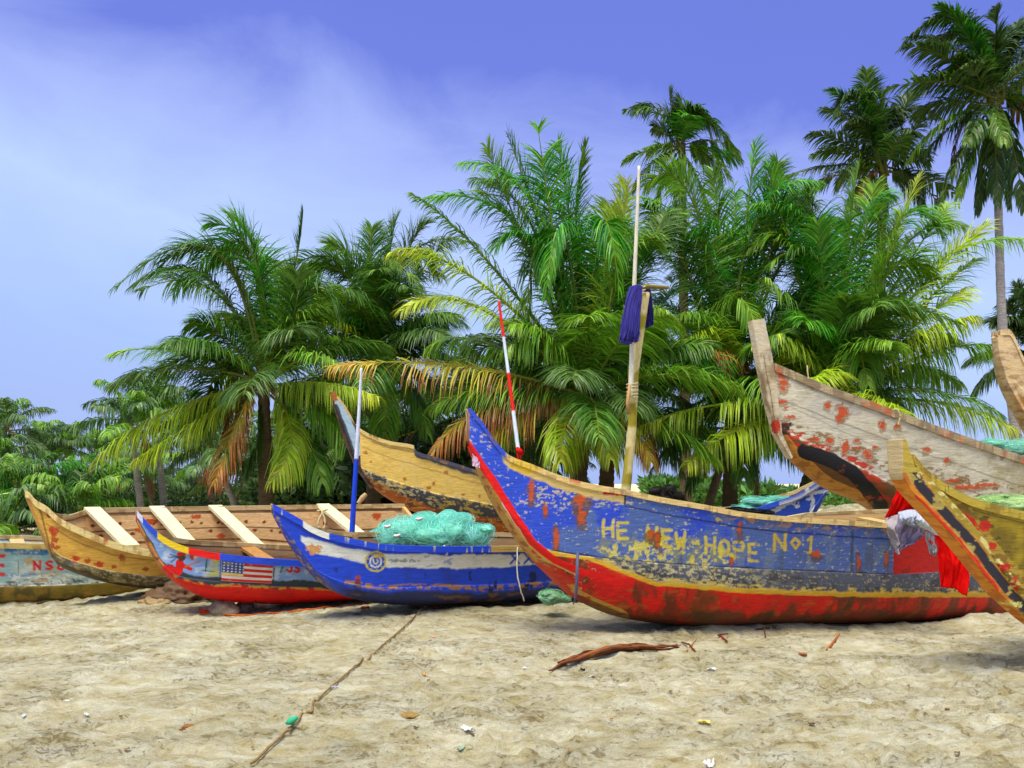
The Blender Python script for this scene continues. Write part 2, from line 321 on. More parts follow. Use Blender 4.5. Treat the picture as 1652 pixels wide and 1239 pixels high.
# =====================================================================  CANOES
class Canoe:
    def __init__(s, label, bow, ang, Ln, beam, gun, keel, seam, paint, b0=.05, tb=.45, stern=.1, heel=.05, far=None,
                 gun_t=(), keel_t=(), seam_t=(), res=.011, group=None, sd=0, inner=S(150, 110, 60), bexp=.8, chine=.86, sternzk=None, name='fishing_canoe', right=False, railh=.06, railw=.03, th=.035):
        a = math.radians(ang); s.d = np.array([math.cos(a), math.sin(a)]); s.nn = np.array([-s.d[1], s.d[0]])
        if s.nn[1] < 0: s.nn = -s.nn
        s.B0 = np.array(bow, float); s.L = Ln; s.paint = paint; s.sd = sd
        s.bf = lambda t: (b0+(beam-b0)*np.sin(np.clip(np.asarray(t, float)/(Ln*tb), 0, 1)*math.pi/2)**bexp)*(1-(1-stern/beam)*np.clip((np.asarray(t, float)/Ln-.55)/.45, 0, 1)**2.2)
        s.heel = heel
        nu = max(60, int(Ln/res)); t = (np.linspace(0, 1, nu)**1.15)*Ln; s.t = t; s.nu = nu
        s.b = s.bf(t)
        def zc(off, curve, extra):
            XY = s.B0+t[:, None]*s.d-s.nn*(s.b*off)[:, None]; p = CX+F*XY[:,0]/XY[:,1]
            c = np.array(curve, float); ok = (c[:,0] >= p.min()) & (c[:,0] <= p.max())
            order = np.argsort(p); tt = np.interp(c[:,0], p[order], t[order]); YY = np.interp(tt, t, XY[:,1])
            zz = CZ-(c[:,1]-H0)*YY/F
            # ends: clamp to bow
            tt, zz = list(tt[ok]), list(zz[ok])
            o = np.argsort(tt); tt = list(np.array(tt)[o]); zz = list(np.array(zz)[o])
            if tt[0] > .001:
                r0 = np.interp(p[0], *(np.array(sorted(map(tuple, c))).T)); tt = [0.]+tt; zz = [CZ-(r0-H0)*XY[0,1]/F]+zz
            for e_ in extra: tt.append(e_[0]); zz.append(e_[1])
            u = [0]
            for i in range(1, len(tt)):
                if tt[i] > tt[u[-1]]+1e-3: u.append(i)
            return pchip(np.array(tt)[u], np.array(zz)[u], t)
        s.zg = zc(1., gun, gun_t); s.zk = zc(.25, keel, keel_t); s.zs = zc(chine, seam, seam_t)
        s.zg = np.maximum(s.zg, s.zk+.05)
        s.zs = np.clip(s.zs, s.zk+.02*(s.zg-s.zk), s.zk+.9*(s.zg-s.zk)); s.ch = chine
        if far is None: s.zf = s.zg+heel*2*s.b
        else:
            XY = s.B0+t[:, None]*s.d+s.nn*s.b[:, None]; p = CX+F*XY[:,0]/XY[:,1]
            c = np.array(far, float); s.zf = CZ-(np.interp(p, c[:,0], c[:,1])-H0)*XY[:,1]/F
            w = sstep(0, .8, t); s.zf = s.zg*(1-w)+s.zf*w
        mid = s.B0+s.d*Ln*.5
        s.root = root(name, (mid[0], mid[1], float(s.zk.min())), label, 'canoe', group)
        R = s.root
        def pos(u, y, z):  # station index array u, lateral y (negative = near), z
            XY = s.B0+s.t[u][:, None]*s.d+s.nn*y[:, None]
            return np.concatenate([XY, z[:, None]], 1)
        s.pos = pos; U = np.arange(nu)
        def side(sg, nv):
            zg = s.zg if sg < 0 else s.zf
            rows = []; zs = s.zs+(0 if sg < 0 else 1)*np.clip(zg-s.zg, -1, 1)*.7
            for v in np.linspace(0, 1, nv):
                y = s.b*(s.ch+(1-s.ch)*v)
                rows.append(pos(U, sg*y, zs+(zg-zs)*v))
            return np.stack(rows, 1)
        s.zs_far = s.zs+np.clip(s.zf-s.zg, -1, 1)*.7
        nvn = max(8, int(np.max(s.zg-s.zs)/res))
        for sg, nv in ((-1, nvn), (1, 6)):
            Uo = side(sg, nv); tn = np.minimum(th, s.b*.6)
            Ui = Uo-np.concatenate([sg*s.nn*1., [0]])[None, None, :]*tn[:, None, None]
            Uic = Ui[:, [0, -1]]
            V = np.concatenate([Uo.reshape(-1, 3), Uic.reshape(-1, 3)]); n0 = nu*nv
            Fc = [gridf(nu, nv, sg < 0), gridf(nu, 2, sg > 0, n0)]
            i = np.arange(nu-1)
            Fc.append(np.stack([i*nv+nv-1, (i+1)*nv+nv-1, n0+(i+1)*2+1, n0+i*2+1], -1))
            Fc.append(np.stack([i*nv, (i+1)*nv, n0+(i+1)*2, n0+i*2], -1)[:, ::-1])
            for k in (0, nu-1): Fc.append(np.array([[k*nv, k*nv+nv-1, n0+k*2+1, n0+k*2]]))
            o_ = s.mk('side_plank', V, np.concatenate(Fc), n0 if sg < 0 else 0)
            if sg < 0: s.near_plank = o_
        # dugout base
        def base(f, dz, nvh, nvf):
            thn = np.linspace(math.pi/2, 0, nvh); thf = np.linspace(0, math.pi/2, nvf)[1:]
            rows = []
            for sg, th_ in [(-1, q) for q in thn]+[(1, q) for q in thf]:
                zs = s.zs if sg < 0 else s.zs_far
                y = s.b*s.ch*f*math.sin(th_)**.85; z = s.zk+dz+(zs-s.zk-dz)*(1-math.cos(th_)**.9 if th_ < math.pi/2-1e-6 else 1.)
                rows.append(pos(U, sg*y, z))
            return np.stack(rows, 1)
        nvl = max(10, int(np.max(s.zs-s.zk)*1.35/res))
        O = base(1., 0, nvl, 8); I = base(.93, .04, 8, 8); no, ni = O.shape[1], I.shape[1]; n0 = nu*no
        Fc = [gridf(nu, no), gridf(nu, ni, True, n0)]; i = np.arange(nu-1)
        Fc.append(np.stack([i*no, n0+i*ni, n0+(i+1)*ni, (i+1)*no], -1)); Fc.append(np.stack([i*no+no-1, (i+1)*no+no-1, n0+(i+1)*ni+ni-1, n0+i*ni+ni-1], -1))
        s.mk('dugout_base', np.concatenate([O.reshape(-1, 3), I.reshape(-1, 3)]), np.concatenate(Fc), n0)
        # gunwale rails
        st = slice(int(nu*.0), nu)
        for sg in (-1, 1):
            zg = (s.zg if sg < 0 else s.zf)
            out = s.b+railw*.6; inn = np.maximum(s.b-railw-.02, 0.004)
            q = [pos(U, sg*out, zg-railh), pos(U, sg*out, zg+.012), pos(U, sg*inn, zg+.012), pos(U, sg*inn, zg-railh*.7)]
            V = np.stack(q, 1)[st]; n = V.shape[0]
            s.mk('gunwale_rail', V.reshape(-1, 3), np.concatenate([gridf(n, 4, sg > 0, wrapv=True), np.array([[0,1,2,3],[n*4-1,n*4-2,n*4-3,n*4-4]])]), n*4, smooth=False, far=sg > 0)
        # transom
        k = nu-1; e = np.array([k]); zt = np.linspace(0, 1, 6)
        nr = np.concatenate([pos(e, -np.array([s.b[k]*(s.ch if v else .0)]), np.array([s.zk[k]+(s.zs[k]-s.zk[k])*v])) for v in (0, 1)]+[pos(e, -s.b[[k]]*1., s.zg[[k]])])
        fr = np.concatenate([pos(e, np.array([s.b[k]*(s.ch if v else .0)]), np.array([s.zk[k]+(s.zs_far[k]-s.zk[k])*v])) for v in (0, 1)]+[pos(e, s.b[[k]]*1., s.zf[[k]])])
        V = np.concatenate([nr, fr]); V2 = V-np.concatenate([s.d, [0]])*.04
        if stern > .15:
            Vt = np.concatenate([V+np.concatenate([s.d, [0]])*.012, V2])
            f = [(0,1,4),(1,2,5,4),(6,10,7),(7,10,11,8),(2,8,11,5),(0,6,7,1),(1,7,8,2),(3,4,10,9),(4,5,11,10)]
            s.mk('transom', Vt, f, 0, smooth=False)
    def mk(s, name, V, Fc, nout, smooth=True, far=False):
        c = Pt(V, name, s.sd); c.out = np.arange(len(V)) < nout; s.paint(c)
        if far: c.fill(S(205, 180, 125)); c.fill(S(150, 110, 60), c.chips(7, .52, 3), .7)
        return mobj(name, V, Fc if isinstance(Fc, np.ndarray) else Fc, M_HULL, s.root, c.C, smooth)
    def at(s, t, y, z):
        XY = s.B0+s.d*t+s.nn*y; return np.array([XY[0], XY[1], z])
    def tpx(s, px, off):
        XY = s.B0+s.t[:, None]*s.d+s.nn*(s.b*off)[:, None]; p = CX+F*XY[:,0]/XY[:,1]; o = np.argsort(p)
        return float(np.interp(px, p[o], s.t[o]))
    def thwart(s, tf, tn, w=.17, th=.035, dz=-.05, col=S(235, 225, 175), name='thwart', cut=.97):
        iF, iN = np.searchsorted(s.t, tf), np.searchsorted(s.t, tn); iF = min(iF, s.nu-1); iN = min(iN, s.nu-1)
        A = s.at(tf, s.b[iF]*cut, s.zf[iF]+dz); B = s.at(tn, -s.b[iN]*cut, s.zg[iN]+dz)
        d = (B-A)/np.linalg.norm(B-A); W = np.cross(d, [0, 0, 1]); W /= np.linalg.norm(W); H = np.cross(W, d)
        n = 14; Q = []
        for u in np.linspace(0, 1, n):
            p = A+(B-A)*u
            for a, b in ((-1, -1), (1, -1), (1, 1), (-1, 1)): Q.append(p+W*a*w/2+H*b*th/2)
        V = np.array(Q); Fc = np.concatenate([gridf(n, 4, wrapv=True), np.array([[0,3,2,1],[n*4-4,n*4-3,n*4-2,n*4-1]])])
        cc = col*(.9+.25*fbm(V[:,0]*6, V[:,1]*6, V[:,2]*6, 3))[:, None]
        return mobj(name, V, Fc, M_WOOD, s.root, cc, False)
    def stem(s, pts, w, dep, Y, colf, name='stem_post', offs=.0):
        """heavy timber along the raked bow: pts = (bearing, height, depth of timber) read along its front edge"""
        P = []
        for (px, row) in pts: P.append(un(px, row, Y(px) if callable(Y) else Y))
        P = np.array(P); k = len(P); q = np.linspace(0, k-1, 40); P = np.stack([np.interp(q, np.arange(k), P[:,i]) for i in range(3)], 1)
        T = np.gradient(P, axis=0); T /= np.linalg.norm(T, axis=1)[:, None]
        W = np.array([s.nn[0], s.nn[1], 0]); D = np.cross(T, W); D /= np.linalg.norm(D, axis=1)[:, None]
        D = np.where((D[:, :2]@s.d)[:, None] < 0, -D, D)
        dep = np.interp(np.linspace(0, 1, 40), np.linspace(0, 1, len(dep)), dep) if np.ndim(dep) else np.full(40, dep)
        nv = 16; loop = []
        for a, b in [(-1, q_) for q_ in np.linspace(0, 1, 22)]+[(1, q_) for q_ in np.linspace(1, 0, 8)]+[(q_, -.03) for q_ in np.linspace(.8, -.8, 9)]:
            loop.append(P+W*a*w/2+D*(dep*b)[:, None])
        V = np.stack(loop, 1); n, kk = V.shape[:2]
        # densify along
        qq = np.linspace(0, n-1, 260); V = np.stack([[np.interp(qq, np.arange(n), V[:, j, i]) for i in range(3)] for j in range(kk)], 0).transpose(2, 0, 1)
        n = 260; Vf = V.reshape(-1, 3)
        Fc = fixdeg(gridf(n, kk, wrapv=True))+[tuple(range(kk))[::-1], tuple(range((n-1)*kk, n*kk))]
        c = Pt(Vf, name, s.sd); colf(c)
        return mobj(name, Vf, Fc, M_HULL, s.root, c.C, False)

# ---- big blue canoe with the yellow lettering
def paint_blue(c):
    BL = S(45, 80, 205); GB = S(92, 118, 162); n6 = c.n(5, 1)
    if c.part in ('side_plank',):
        c.fill(BL)
        fade = sstep(.42, .62, c.n(4.5, 2)+.16*sstep(850, 900, c.r)+.10*sstep(940, 1010, c.p)-.25*sstep(930, 860, c.p))
        c.fill(GB, fade, .75)
        c.fill(S(120, 135, 150), c.chips(12, .60, 12, zs=.35)*sstep(840, 870, c.r)*sstep(940, 990, c.p), .6)
        c.fill(S(150, 150, 80), c.chips(14, .47, 24, c.blob(1075, 890, 135, 30, .5, 6), zs=.8, soft=.15), .6); c.fill(S(222, 208, 90), c.chips(26, .50, 4, c.blob(1085, 894, 120, 27, .5, 6), zs=.9, soft=.06), .95)
        c.fill(S(215, 200, 150), c.chips(30, .56, 6, c.blob(900, 800, 60, 26, .5, 8)), .85)
        c.fill(S(225, 205, 150), c.chips(30, .52, 7, c.blob(990, 808, 45, 12, .5, 8)), .8)
        c.fill(S(215, 205, 160), c.chips(26, .66, 8), .7)
        w = np.where(c.n(17, 44) > .66, .35, .95)
        c.write('HE NEW HOPE', 974, 839, 26, 15, 23.4, 5.2, S(228, 205, 45), w*.9, .17)
        c.write('No1', 1250, 862, 25, 17, 25, 4.4, S(226, 190, 45), .92, .1)
        for (x, y, rx, ry) in [(857, 790, 6, 22), (937, 806, 14, 14), (938, 832, 9, 18), (897, 872, 6, 24), (880, 822, 5, 14), (1052, 862, 12, 11), (1193, 853, 5, 14), (1316, 893, 9, 7), (1385, 905, 4, 16), (1430, 900, 4, 14), (918, 898, 8, 5), (1060, 870, 6, 18), (1180, 905, 4, 9)]:
            c.fill(S(110, 75, 40), c.blob(x, y+6, rx*1.2, ry*1.2, .9), .8); c.fill(S(206, 84, 16), c.blob(x, y, rx*.75, ry*.75, 1., 30), .95)
        st = sstep(.60, .72, c.n(11, 9, 4, .12)); c.fill(S(85, 92, 70), st*sstep(850, 900, c.r), .6)
        c.fill(S(60, 60, 40), c.stroke([(1375, 860), (1375, 925)], 5), .6)
        # top trim board
        g = c.cur(BGUN)
        trim = sstep(1008, 1003, c.p)*sstep(808, 816, c.p)*sstep(g+21, g+17, c.r)
        c.fill(S(228, 196, 112), trim); c.fill(S(232, 190, 30), trim*c.blob(850, 752, 30, 14), .9)
        c.fill(S(205, 40, 20), trim*(c.stroke([(885, 765), (925, 776), (935, 774)], 6)+c.stroke([(975, 795), (1008, 798)], 5))>.5)
        c.fill(S(30, 30, 40), c.stroke([(1009, 790), (1007, 812)], 3))
        c.fill(S(35, 45, 90), c.stroke([(x, y+24) for x, y in BGUN if x > 1000], 2.6), .85)
        c.fill(S(205, 150, 70), c.chips(16, .58, 15, sstep(1150, 1200, c.p)*sstep(g+22, g+12, c.r)), .85)
        c.fill(S(210, 12, 8), c.box(1441, 1700, 700, 1100)*sstep(852, 858, c.r))
        c.fill(S(90, 20, 10), c.chips(7, .6, 19, c.box(1441, 1700, 700, 1100)), .5)
        c.fill(S(28, 28, 30), c.stroke(BSEAM[3:], 3.2), .85)
        # pale raw tip
        c.fill(S(160, 165, 185), c.stroke([(750, 668), (742, 700)], 15), .9)
        c.fill(S(210, 200, 190), c.chips(30, .6, 3, c.blob(756, 690, 14, 26)))
    elif c.part == 'gunwale_rail':
        c.fill(BL); c.fill(S(228, 196, 122), sstep(815, 820, c.p)); c.fill(S(232, 190, 40), c.blob(850, 752, 30, 20), .8)
        c.fill(S(195, 60, 25), c.blob(920, 775, 16, 5, .4), .9)
        c.fill(S(120, 95, 60), c.chips(10, .6, 2), .6)
    elif c.part in ('dugout_base',):
        up = [(880, 889), (950, 898), (1050, 938), (1200, 952), (1400, 958), (1700, 958)]
        c.fill(S(218, 10, 6))
        c.fill(S(240, 30, 12), sstep(.5, .6, c.n(6, 4)), .5)
        c.fill(S(96, 62, 18), sstep(.5, .72, c.n(6, 2, 5, .4)+.2*sstep(980, 1006, c.r0)+.05*sstep(1150, 1500, c.p)-.05), .85)
        c.fill(S(170, 95, 25), c.chips(10, .60, 3, zs=3.), .6)
        c.fill(S(66, 48, 20), sstep(.42, .6, c.n(7, 33, 5, .35)+.25*(sstep(972, 1003, c.r0-(c.p0-1100)*.0)-.35)), .8)
        c.fill(S(225, 215, 200), c.chips(32, .66, 8, sstep(980, 930, c.p)), .8)
        c.fill(S(220, 175, 40), c.stroke(up, 11), .95)
        c.fill(S(84, 90, 104), c.above([(x, y-3) for x, y in up])); c.fill(S(52, 52, 56), sstep(.48, .66, c.n(8, 21))*c.above([(x, y-3) for x, y in up]), .7)
        c.fill(S(205, 195, 140), c.chips(26, .50, 5, c.above([(x, y-1) for x, y in up])*sstep(1300, 1150, c.p)*sstep(960, 1010, c.p), soft=.12), .85)
        c.fill(S(190, 175, 110), c.chips(30, .60, 6, c.above(up), soft=.08), .7)
        c.fill(S(215, 190, 90), c.chips(14, .52, 25, c.above(up)*c.below([(x, y-9) for x, y in up])), .9)
        # bow: tan timber, pale streak, red edge line
        fr = [(742, 700), (765, 748), (800, 822), (850, 888), (900, 938), (935, 968), (1000, 998)]
        c.fill(S(196, 148, 62), c.stroke(fr, 30), 1.)
        c.fill(S(150, 75, 25), c.chips(9, .56, 5, c.stroke(fr, 34)), .8)
        c.fill(S(205, 20, 8), c.stroke([(860, 900), (905, 935), (940, 965)], 26)*c.chips(5, .42, 8), .9)
        c.fill(S(215, 175, 90), c.stroke([(818, 830), (856, 880), (885, 905), (930, 925)], 7), .9)
        c.fill(S(235, 225, 225), c.stroke([(812, 812), (838, 850), (850, 868)], 6), .9)
        c.fill(S(80, 45, 18), c.stroke([(x, y+0) for x, y in BKEEL if x > 930], 16), .7)
        c.fill(S(232, 12, 8), c.stroke(REDL, 12))
        c.fill(S(95, 75, 45), ~c.out)
    else: c.fill(S(60, 75, 150))
    if c.part == 'side_plank':
        c.fill(S(232, 12, 8), c.stroke(REDL, 12)*sstep(960, 940, c.p))
        c.fill(S(150, 120, 70), ~c.out)
BGUN = [(753, 655), (775, 680), (800, 715), (822, 737), (860, 752), (900, 768), (950, 782), (1008, 792), (1060, 803), (1130, 815), (1200, 828), (1280, 836), (1360, 841), (1440, 846), (1560, 848), (1700, 850)]
BSEAM = [(753, 702), (790, 775), (840, 845), (890, 888), (1000, 903), (1100, 911), (1250, 919), (1440, 927), (1700, 930)]
BKEEL = [(753, 715), (767, 745), (800, 815), (850, 885), (900, 938), (935, 968), (1000, 996), (1060, 1007), (1130, 1013), (1250, 1010), (1400, 1008), (1500, 1004), (1600, 998), (1700, 990)]
REDL = [(744, 702), (765, 732), (800, 783), (830, 832), (860, 876), (895, 904), (935, 922), (1000, 942)]
blue = Canoe('big blue canoe with faded yellow lettering and a red bottom, in the middle', (-.39, 8.2), 22, 6.7, .62, BGUN, BKEEL, BSEAM, paint_blue,
             b0=.05, heel=.11, sd=10, tb=.5, railh=.038, railw=.02, far=[(753, 655), (850, 765), (950, 805), (1050, 826), (1150, 838), (1250, 838), (1300, 829), (1430, 823), (1800, 822)], gun_t=[(6.7, .95)], res=.0078)
for tt in (2.3, 3.6, 4.9): blue.thwart(tt, tt, col=S(190, 160, 100), dz=-.08)
def woodside(c, base, dark, rustn=.62, grain=.35, sc=5):
    c.fill(base); c.fill(dark, sstep(.45, .68, c.n(sc, 2, 5, 3.5)), grain)
    c.fill(base*1.18, c.chips(7, .58, 6, zs=4.), .6)
def plank_lines(c, lines, col=S(50, 38, 22), w=2.2, a=.8):
    for l in lines: c.fill(col, c.stroke(l, w), a)
def nails(c, pts, r=3, col=S(165, 55, 15)):
    for i, (x, y) in enumerate(pts): c.fill(col, c.blob(x, y, r*(1+(i*7 % 5)*.18), r*(.8+(i*5 % 4)*.2), .7, 40, i % 5), .9)

# ---- blue and white canoe holding the green net
def paint_bw(c):
    BL = S(28, 70, 205); WH = S(225, 225, 210)
    top = [(480, 862), (510, 872), (560, 884), (620, 893), (700, 895), (900, 894)]; bot = [(480, 868), (505, 893), (560, 904), (620, 915), (700, 918), (900, 911)]
    if c.part in ('side_plank', 'dugout_base'):
        c.fill(BL)
        c.fill(S(40, 60, 150), sstep(.52, .68, c.n(5, 3)), .5)
        c.fill(WH, c.below(top)*c.above(bot)*sstep(483, 487, c.p))
        c.fill(S(130, 150, 200), c.chips(8, .58, 4, c.blob(705, 905, 30, 10, .5)), .8)
        c.fill(S(210, 140, 50), c.blob(507, 886, 14, 8, 1., 30), .9)
        c.fill(S(60, 70, 90), c.blob(650, 905, 22, 3, 1.3, 30), .7)
        c.write('XX', 824, 893, 16, 14, 22, 3, S(35, 70, 190))
        q = np.hypot(c.p0-606, (c.r0-906)*1.02)
        c.fill(S(205, 190, 60), q < 17.5); c.fill(S(30, 70, 190), q < 14.5); c.fill(WH, (q < 10.5)); c.fill(S(40, 85, 195), q < 7.5)
        c.fill(WH, c.stroke([(602, 902), (603, 908), (607, 910), (610, 906), (608, 902)], 2.4, True)); 
        for k in range(9): c.fill(S(220, 210, 120), c.stroke([(606+12.5*math.cos(k*.7), 906+12.5*math.sin(k*.7)), (606+13.5*math.cos(k*.7), 906+13.5*math.sin(k*.7))], 1.6, True))
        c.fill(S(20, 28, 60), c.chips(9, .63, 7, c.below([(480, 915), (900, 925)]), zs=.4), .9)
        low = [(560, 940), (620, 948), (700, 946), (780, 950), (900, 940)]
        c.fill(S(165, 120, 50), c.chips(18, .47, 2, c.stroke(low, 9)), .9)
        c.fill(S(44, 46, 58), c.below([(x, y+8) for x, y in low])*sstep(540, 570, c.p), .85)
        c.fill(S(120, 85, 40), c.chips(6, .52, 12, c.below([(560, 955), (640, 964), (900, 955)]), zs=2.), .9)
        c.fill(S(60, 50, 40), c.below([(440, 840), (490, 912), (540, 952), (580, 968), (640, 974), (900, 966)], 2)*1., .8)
        c.fill(S(170, 140, 90), c.chips(12, .54, 13, c.stroke([(437, 822), (460, 862), (495, 912), (530, 945)], 12)), .9)
        c.fill(S(170, 60, 20), c.blob(577, 935, 5, 9), .9); c.fill(S(30, 35, 60), c.blob(577, 945, 6, 12, .8), .6)
        c.fill(S(40, 50, 90), c.blob(450, 822, 7, 9, .6), .7)
        c.fill(S(120, 90, 55), ~c.out)
    elif c.part == 'gunwale_rail':
        c.fill(BL); c.fill(WH, sstep(488, 490, c.p0)*sstep(532, 530, c.p0)); c.fill(S(180, 150, 80), sstep(790, 794, c.p0)); c.fill(S(200, 190, 120), c.chips(34, .68, 3))
    else: c.fill(S(90, 80, 70))
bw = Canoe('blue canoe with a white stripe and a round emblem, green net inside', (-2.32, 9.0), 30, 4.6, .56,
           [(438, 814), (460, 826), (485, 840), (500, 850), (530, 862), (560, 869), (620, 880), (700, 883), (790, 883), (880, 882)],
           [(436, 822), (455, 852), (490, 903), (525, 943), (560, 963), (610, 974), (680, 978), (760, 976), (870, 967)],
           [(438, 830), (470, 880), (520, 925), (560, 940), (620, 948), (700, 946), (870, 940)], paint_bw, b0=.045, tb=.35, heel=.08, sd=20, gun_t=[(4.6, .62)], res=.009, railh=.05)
bw.thwart(.95, .95, col=S(190, 160, 100), dz=-.1); bw.thwart(3.9, 3.9, col=S(190, 160, 100))

# ---- flag canoe
def paint_flag(c):
    RD = S(228, 16, 8); LB = S(130, 165, 215)
    if c.part in ('side_plank', 'dugout_base'):
        c.fill(RD); 
        c.fill(S(180, 10, 6), sstep(.5, .65, c.n(4, 2)), .5)
        sk = [(220, 833), (262, 905), (300, 926), (360, 932), (440, 936), (560, 938)]
        lo = [(220, 840), (258, 912), (290, 934), (340, 944), (440, 948), (560, 952)]
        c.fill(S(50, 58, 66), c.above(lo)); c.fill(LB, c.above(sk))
        c.fill(S(200, 150, 40), c.chips(14, .47, 5, c.stroke(lo, 4)), .9)
        c.fill(S(205, 215, 225), sstep(.48, .62, c.n(7, 4))*c.above(sk), .7)
        c.fill(S(200, 195, 80), c.above(sk)*sstep(318, 345, c.p)*sstep(358, 352, c.p)*sstep(.4, .55, c.n(6, 8)), .85)
        # a seated figure in a red shirt with a guitar, loosely brushed
        c.fill(RD, c.stroke([(290, 909), (288, 922)], 13, True)+c.stroke([(294, 912), (308, 918)], 6, True) > .5)
        c.fill(S(92, 48, 34), np.hypot(c.p0-293, c.r0-899) < 6.5); c.fill(S(210, 30, 20), c.stroke([(288, 894), (298, 893)], 6, True))
        for a_ in ((274, 894), (272, 900), (276, 907)): c.fill(S(38, 34, 40), c.stroke([(287, 898), a_], 1.8, True), .8)
        c.fill(S(190, 120, 60), c.stroke([(299, 914), (322, 906)], 2.6, True)); c.fill(S(200, 70, 50), np.hypot(c.p0-311, c.r0-898) < 5); c.fill(S(235, 200, 170), np.hypot(c.p0-315, c.r0-899) < 3)
        c.fill(S(60, 90, 60), c.stroke([(334, 890), (332, 922)], 1.6, True)+c.stroke([(326, 920), (345, 922)], 1.6, True) > .5)
        # letters in front of the stripe
        c.write('JS', 462, 909, 14, 8, 13, 4, S(205, 15, 10)); c.fill(S(40, 120, 70), c.stroke([(452, 924), (456, 912)], 3), .8)
        c.fill(S(35, 30, 30), c.stroke([(356, 896), (355, 932)], 2, True)+c.stroke([(443, 905), (441, 936)], 1.6, True) > .5, .8)
        c.fill(S(200, 130, 60), c.stroke([(216, 838), (232, 866), (256, 906), (272, 926)], 9), .95)
        c.fill(S(120, 70, 30), c.chips(12, .55, 3, c.stroke([(216, 838), (232, 866), (256, 906), (272, 926)], 9)))
        c.fill(S(215, 20, 10), c.blob(219, 832, 8, 9, .3)+c.blob(272, 922, 14, 12, .4) > .5)
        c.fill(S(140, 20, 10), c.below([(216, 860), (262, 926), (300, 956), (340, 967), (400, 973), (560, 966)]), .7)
        c.fill(S(110, 80, 50), ~c.out)
    elif c.part == 'gunwale_rail':
        c.fill(S(35, 75, 200)); c.fill(S(235, 200, 20), sstep(253, 255, c.p0)); c.fill(S(228, 20, 12), sstep(303, 305, c.p0)); c.fill(S(35, 75, 205), sstep(354, 356, c.p0))
        c.fill(S(225, 225, 230), c.box(221, 230, 800, 900, True), .8); c.fill(S(215, 20, 12), c.box(200, 221, 820, 900, True))
    else: c.fill(S(90, 80, 70))
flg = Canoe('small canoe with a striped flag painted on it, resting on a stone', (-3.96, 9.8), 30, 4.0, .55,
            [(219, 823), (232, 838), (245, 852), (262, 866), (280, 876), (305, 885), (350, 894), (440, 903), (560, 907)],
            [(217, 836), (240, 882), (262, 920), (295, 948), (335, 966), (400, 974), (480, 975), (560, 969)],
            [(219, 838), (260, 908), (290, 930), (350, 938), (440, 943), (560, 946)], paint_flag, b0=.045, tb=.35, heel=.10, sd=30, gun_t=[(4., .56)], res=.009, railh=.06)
flg.thwart(1.3, 1.3, col=S(170, 120, 60)); flg.thwart(2.4, 2.4, col=S(170, 120, 60))
# the painted flag: its own coat of paint, a thin film on the plank
def flag_panel():
    t0, t1 = flg.tpx(359, -1.), flg.tpx(441, -1.); nu, nv = 150, 60
    V = []
    tt = np.linspace(t0, t1, nu); zg = np.interp(tt, flg.t, flg.zg)-.062; zs = np.interp(tt, flg.t, flg.zs); b = np.interp(tt, flg.t, flg.b); zz = np.interp(tt, flg.t, flg.zg)
    for v in np.linspace(0, 1, nv):
        z = zs+.012+(zg-zs-.012)*v; y = b*(flg.ch+(1-flg.ch)*(z-zs)/(zz-zs))+.0035
        XY = flg.B0+tt[:, None]*flg.d-flg.nn*y[:, None]; V.append(np.concatenate([XY, z[:, None]], 1))
    V = np.stack(V, 1); U = np.linspace(0, 1, nu)[:, None]+np.zeros((nu, nv)); W = 1-np.linspace(0, 1, nv)[None]+np.zeros((nu, nv))
    C = np.zeros((nu, nv, 3)); st = np.floor(W*7).astype(int) % 2 == 0
    C[:] = S(238, 228, 214); C[st] = S(222, 22, 16)
    can = (U < .42) & (W < .56); C[can] = S(52, 82, 165)
    q = np.hypot(((U/.42*5.5+.0) % 1-.5)/1., ((W/.56*4) % 1-.5)); C[can & (q < .27)] = S(235, 230, 200)
    C[(U < .42) & (W > .56) & (W < .70)] = S(235, 205, 110)
    nn_ = fbm(V[..., 0]*9, V[..., 1]*9, V[..., 2]*9, 4, 5); C = C*(.8+.35*nn_)[..., None]; C = C*.96+.04*S(150, 140, 120); C = np.where((nn_ > .6)[..., None], C*.5+.5*S(165, 150, 130), C)
    o = mobj('painted_flag', V.reshape(-1, 3), gridf(nu, nv), M_HULL, flg.root, C.reshape(-1, 3)); o.parent = flg.near_plank
flag_panel()

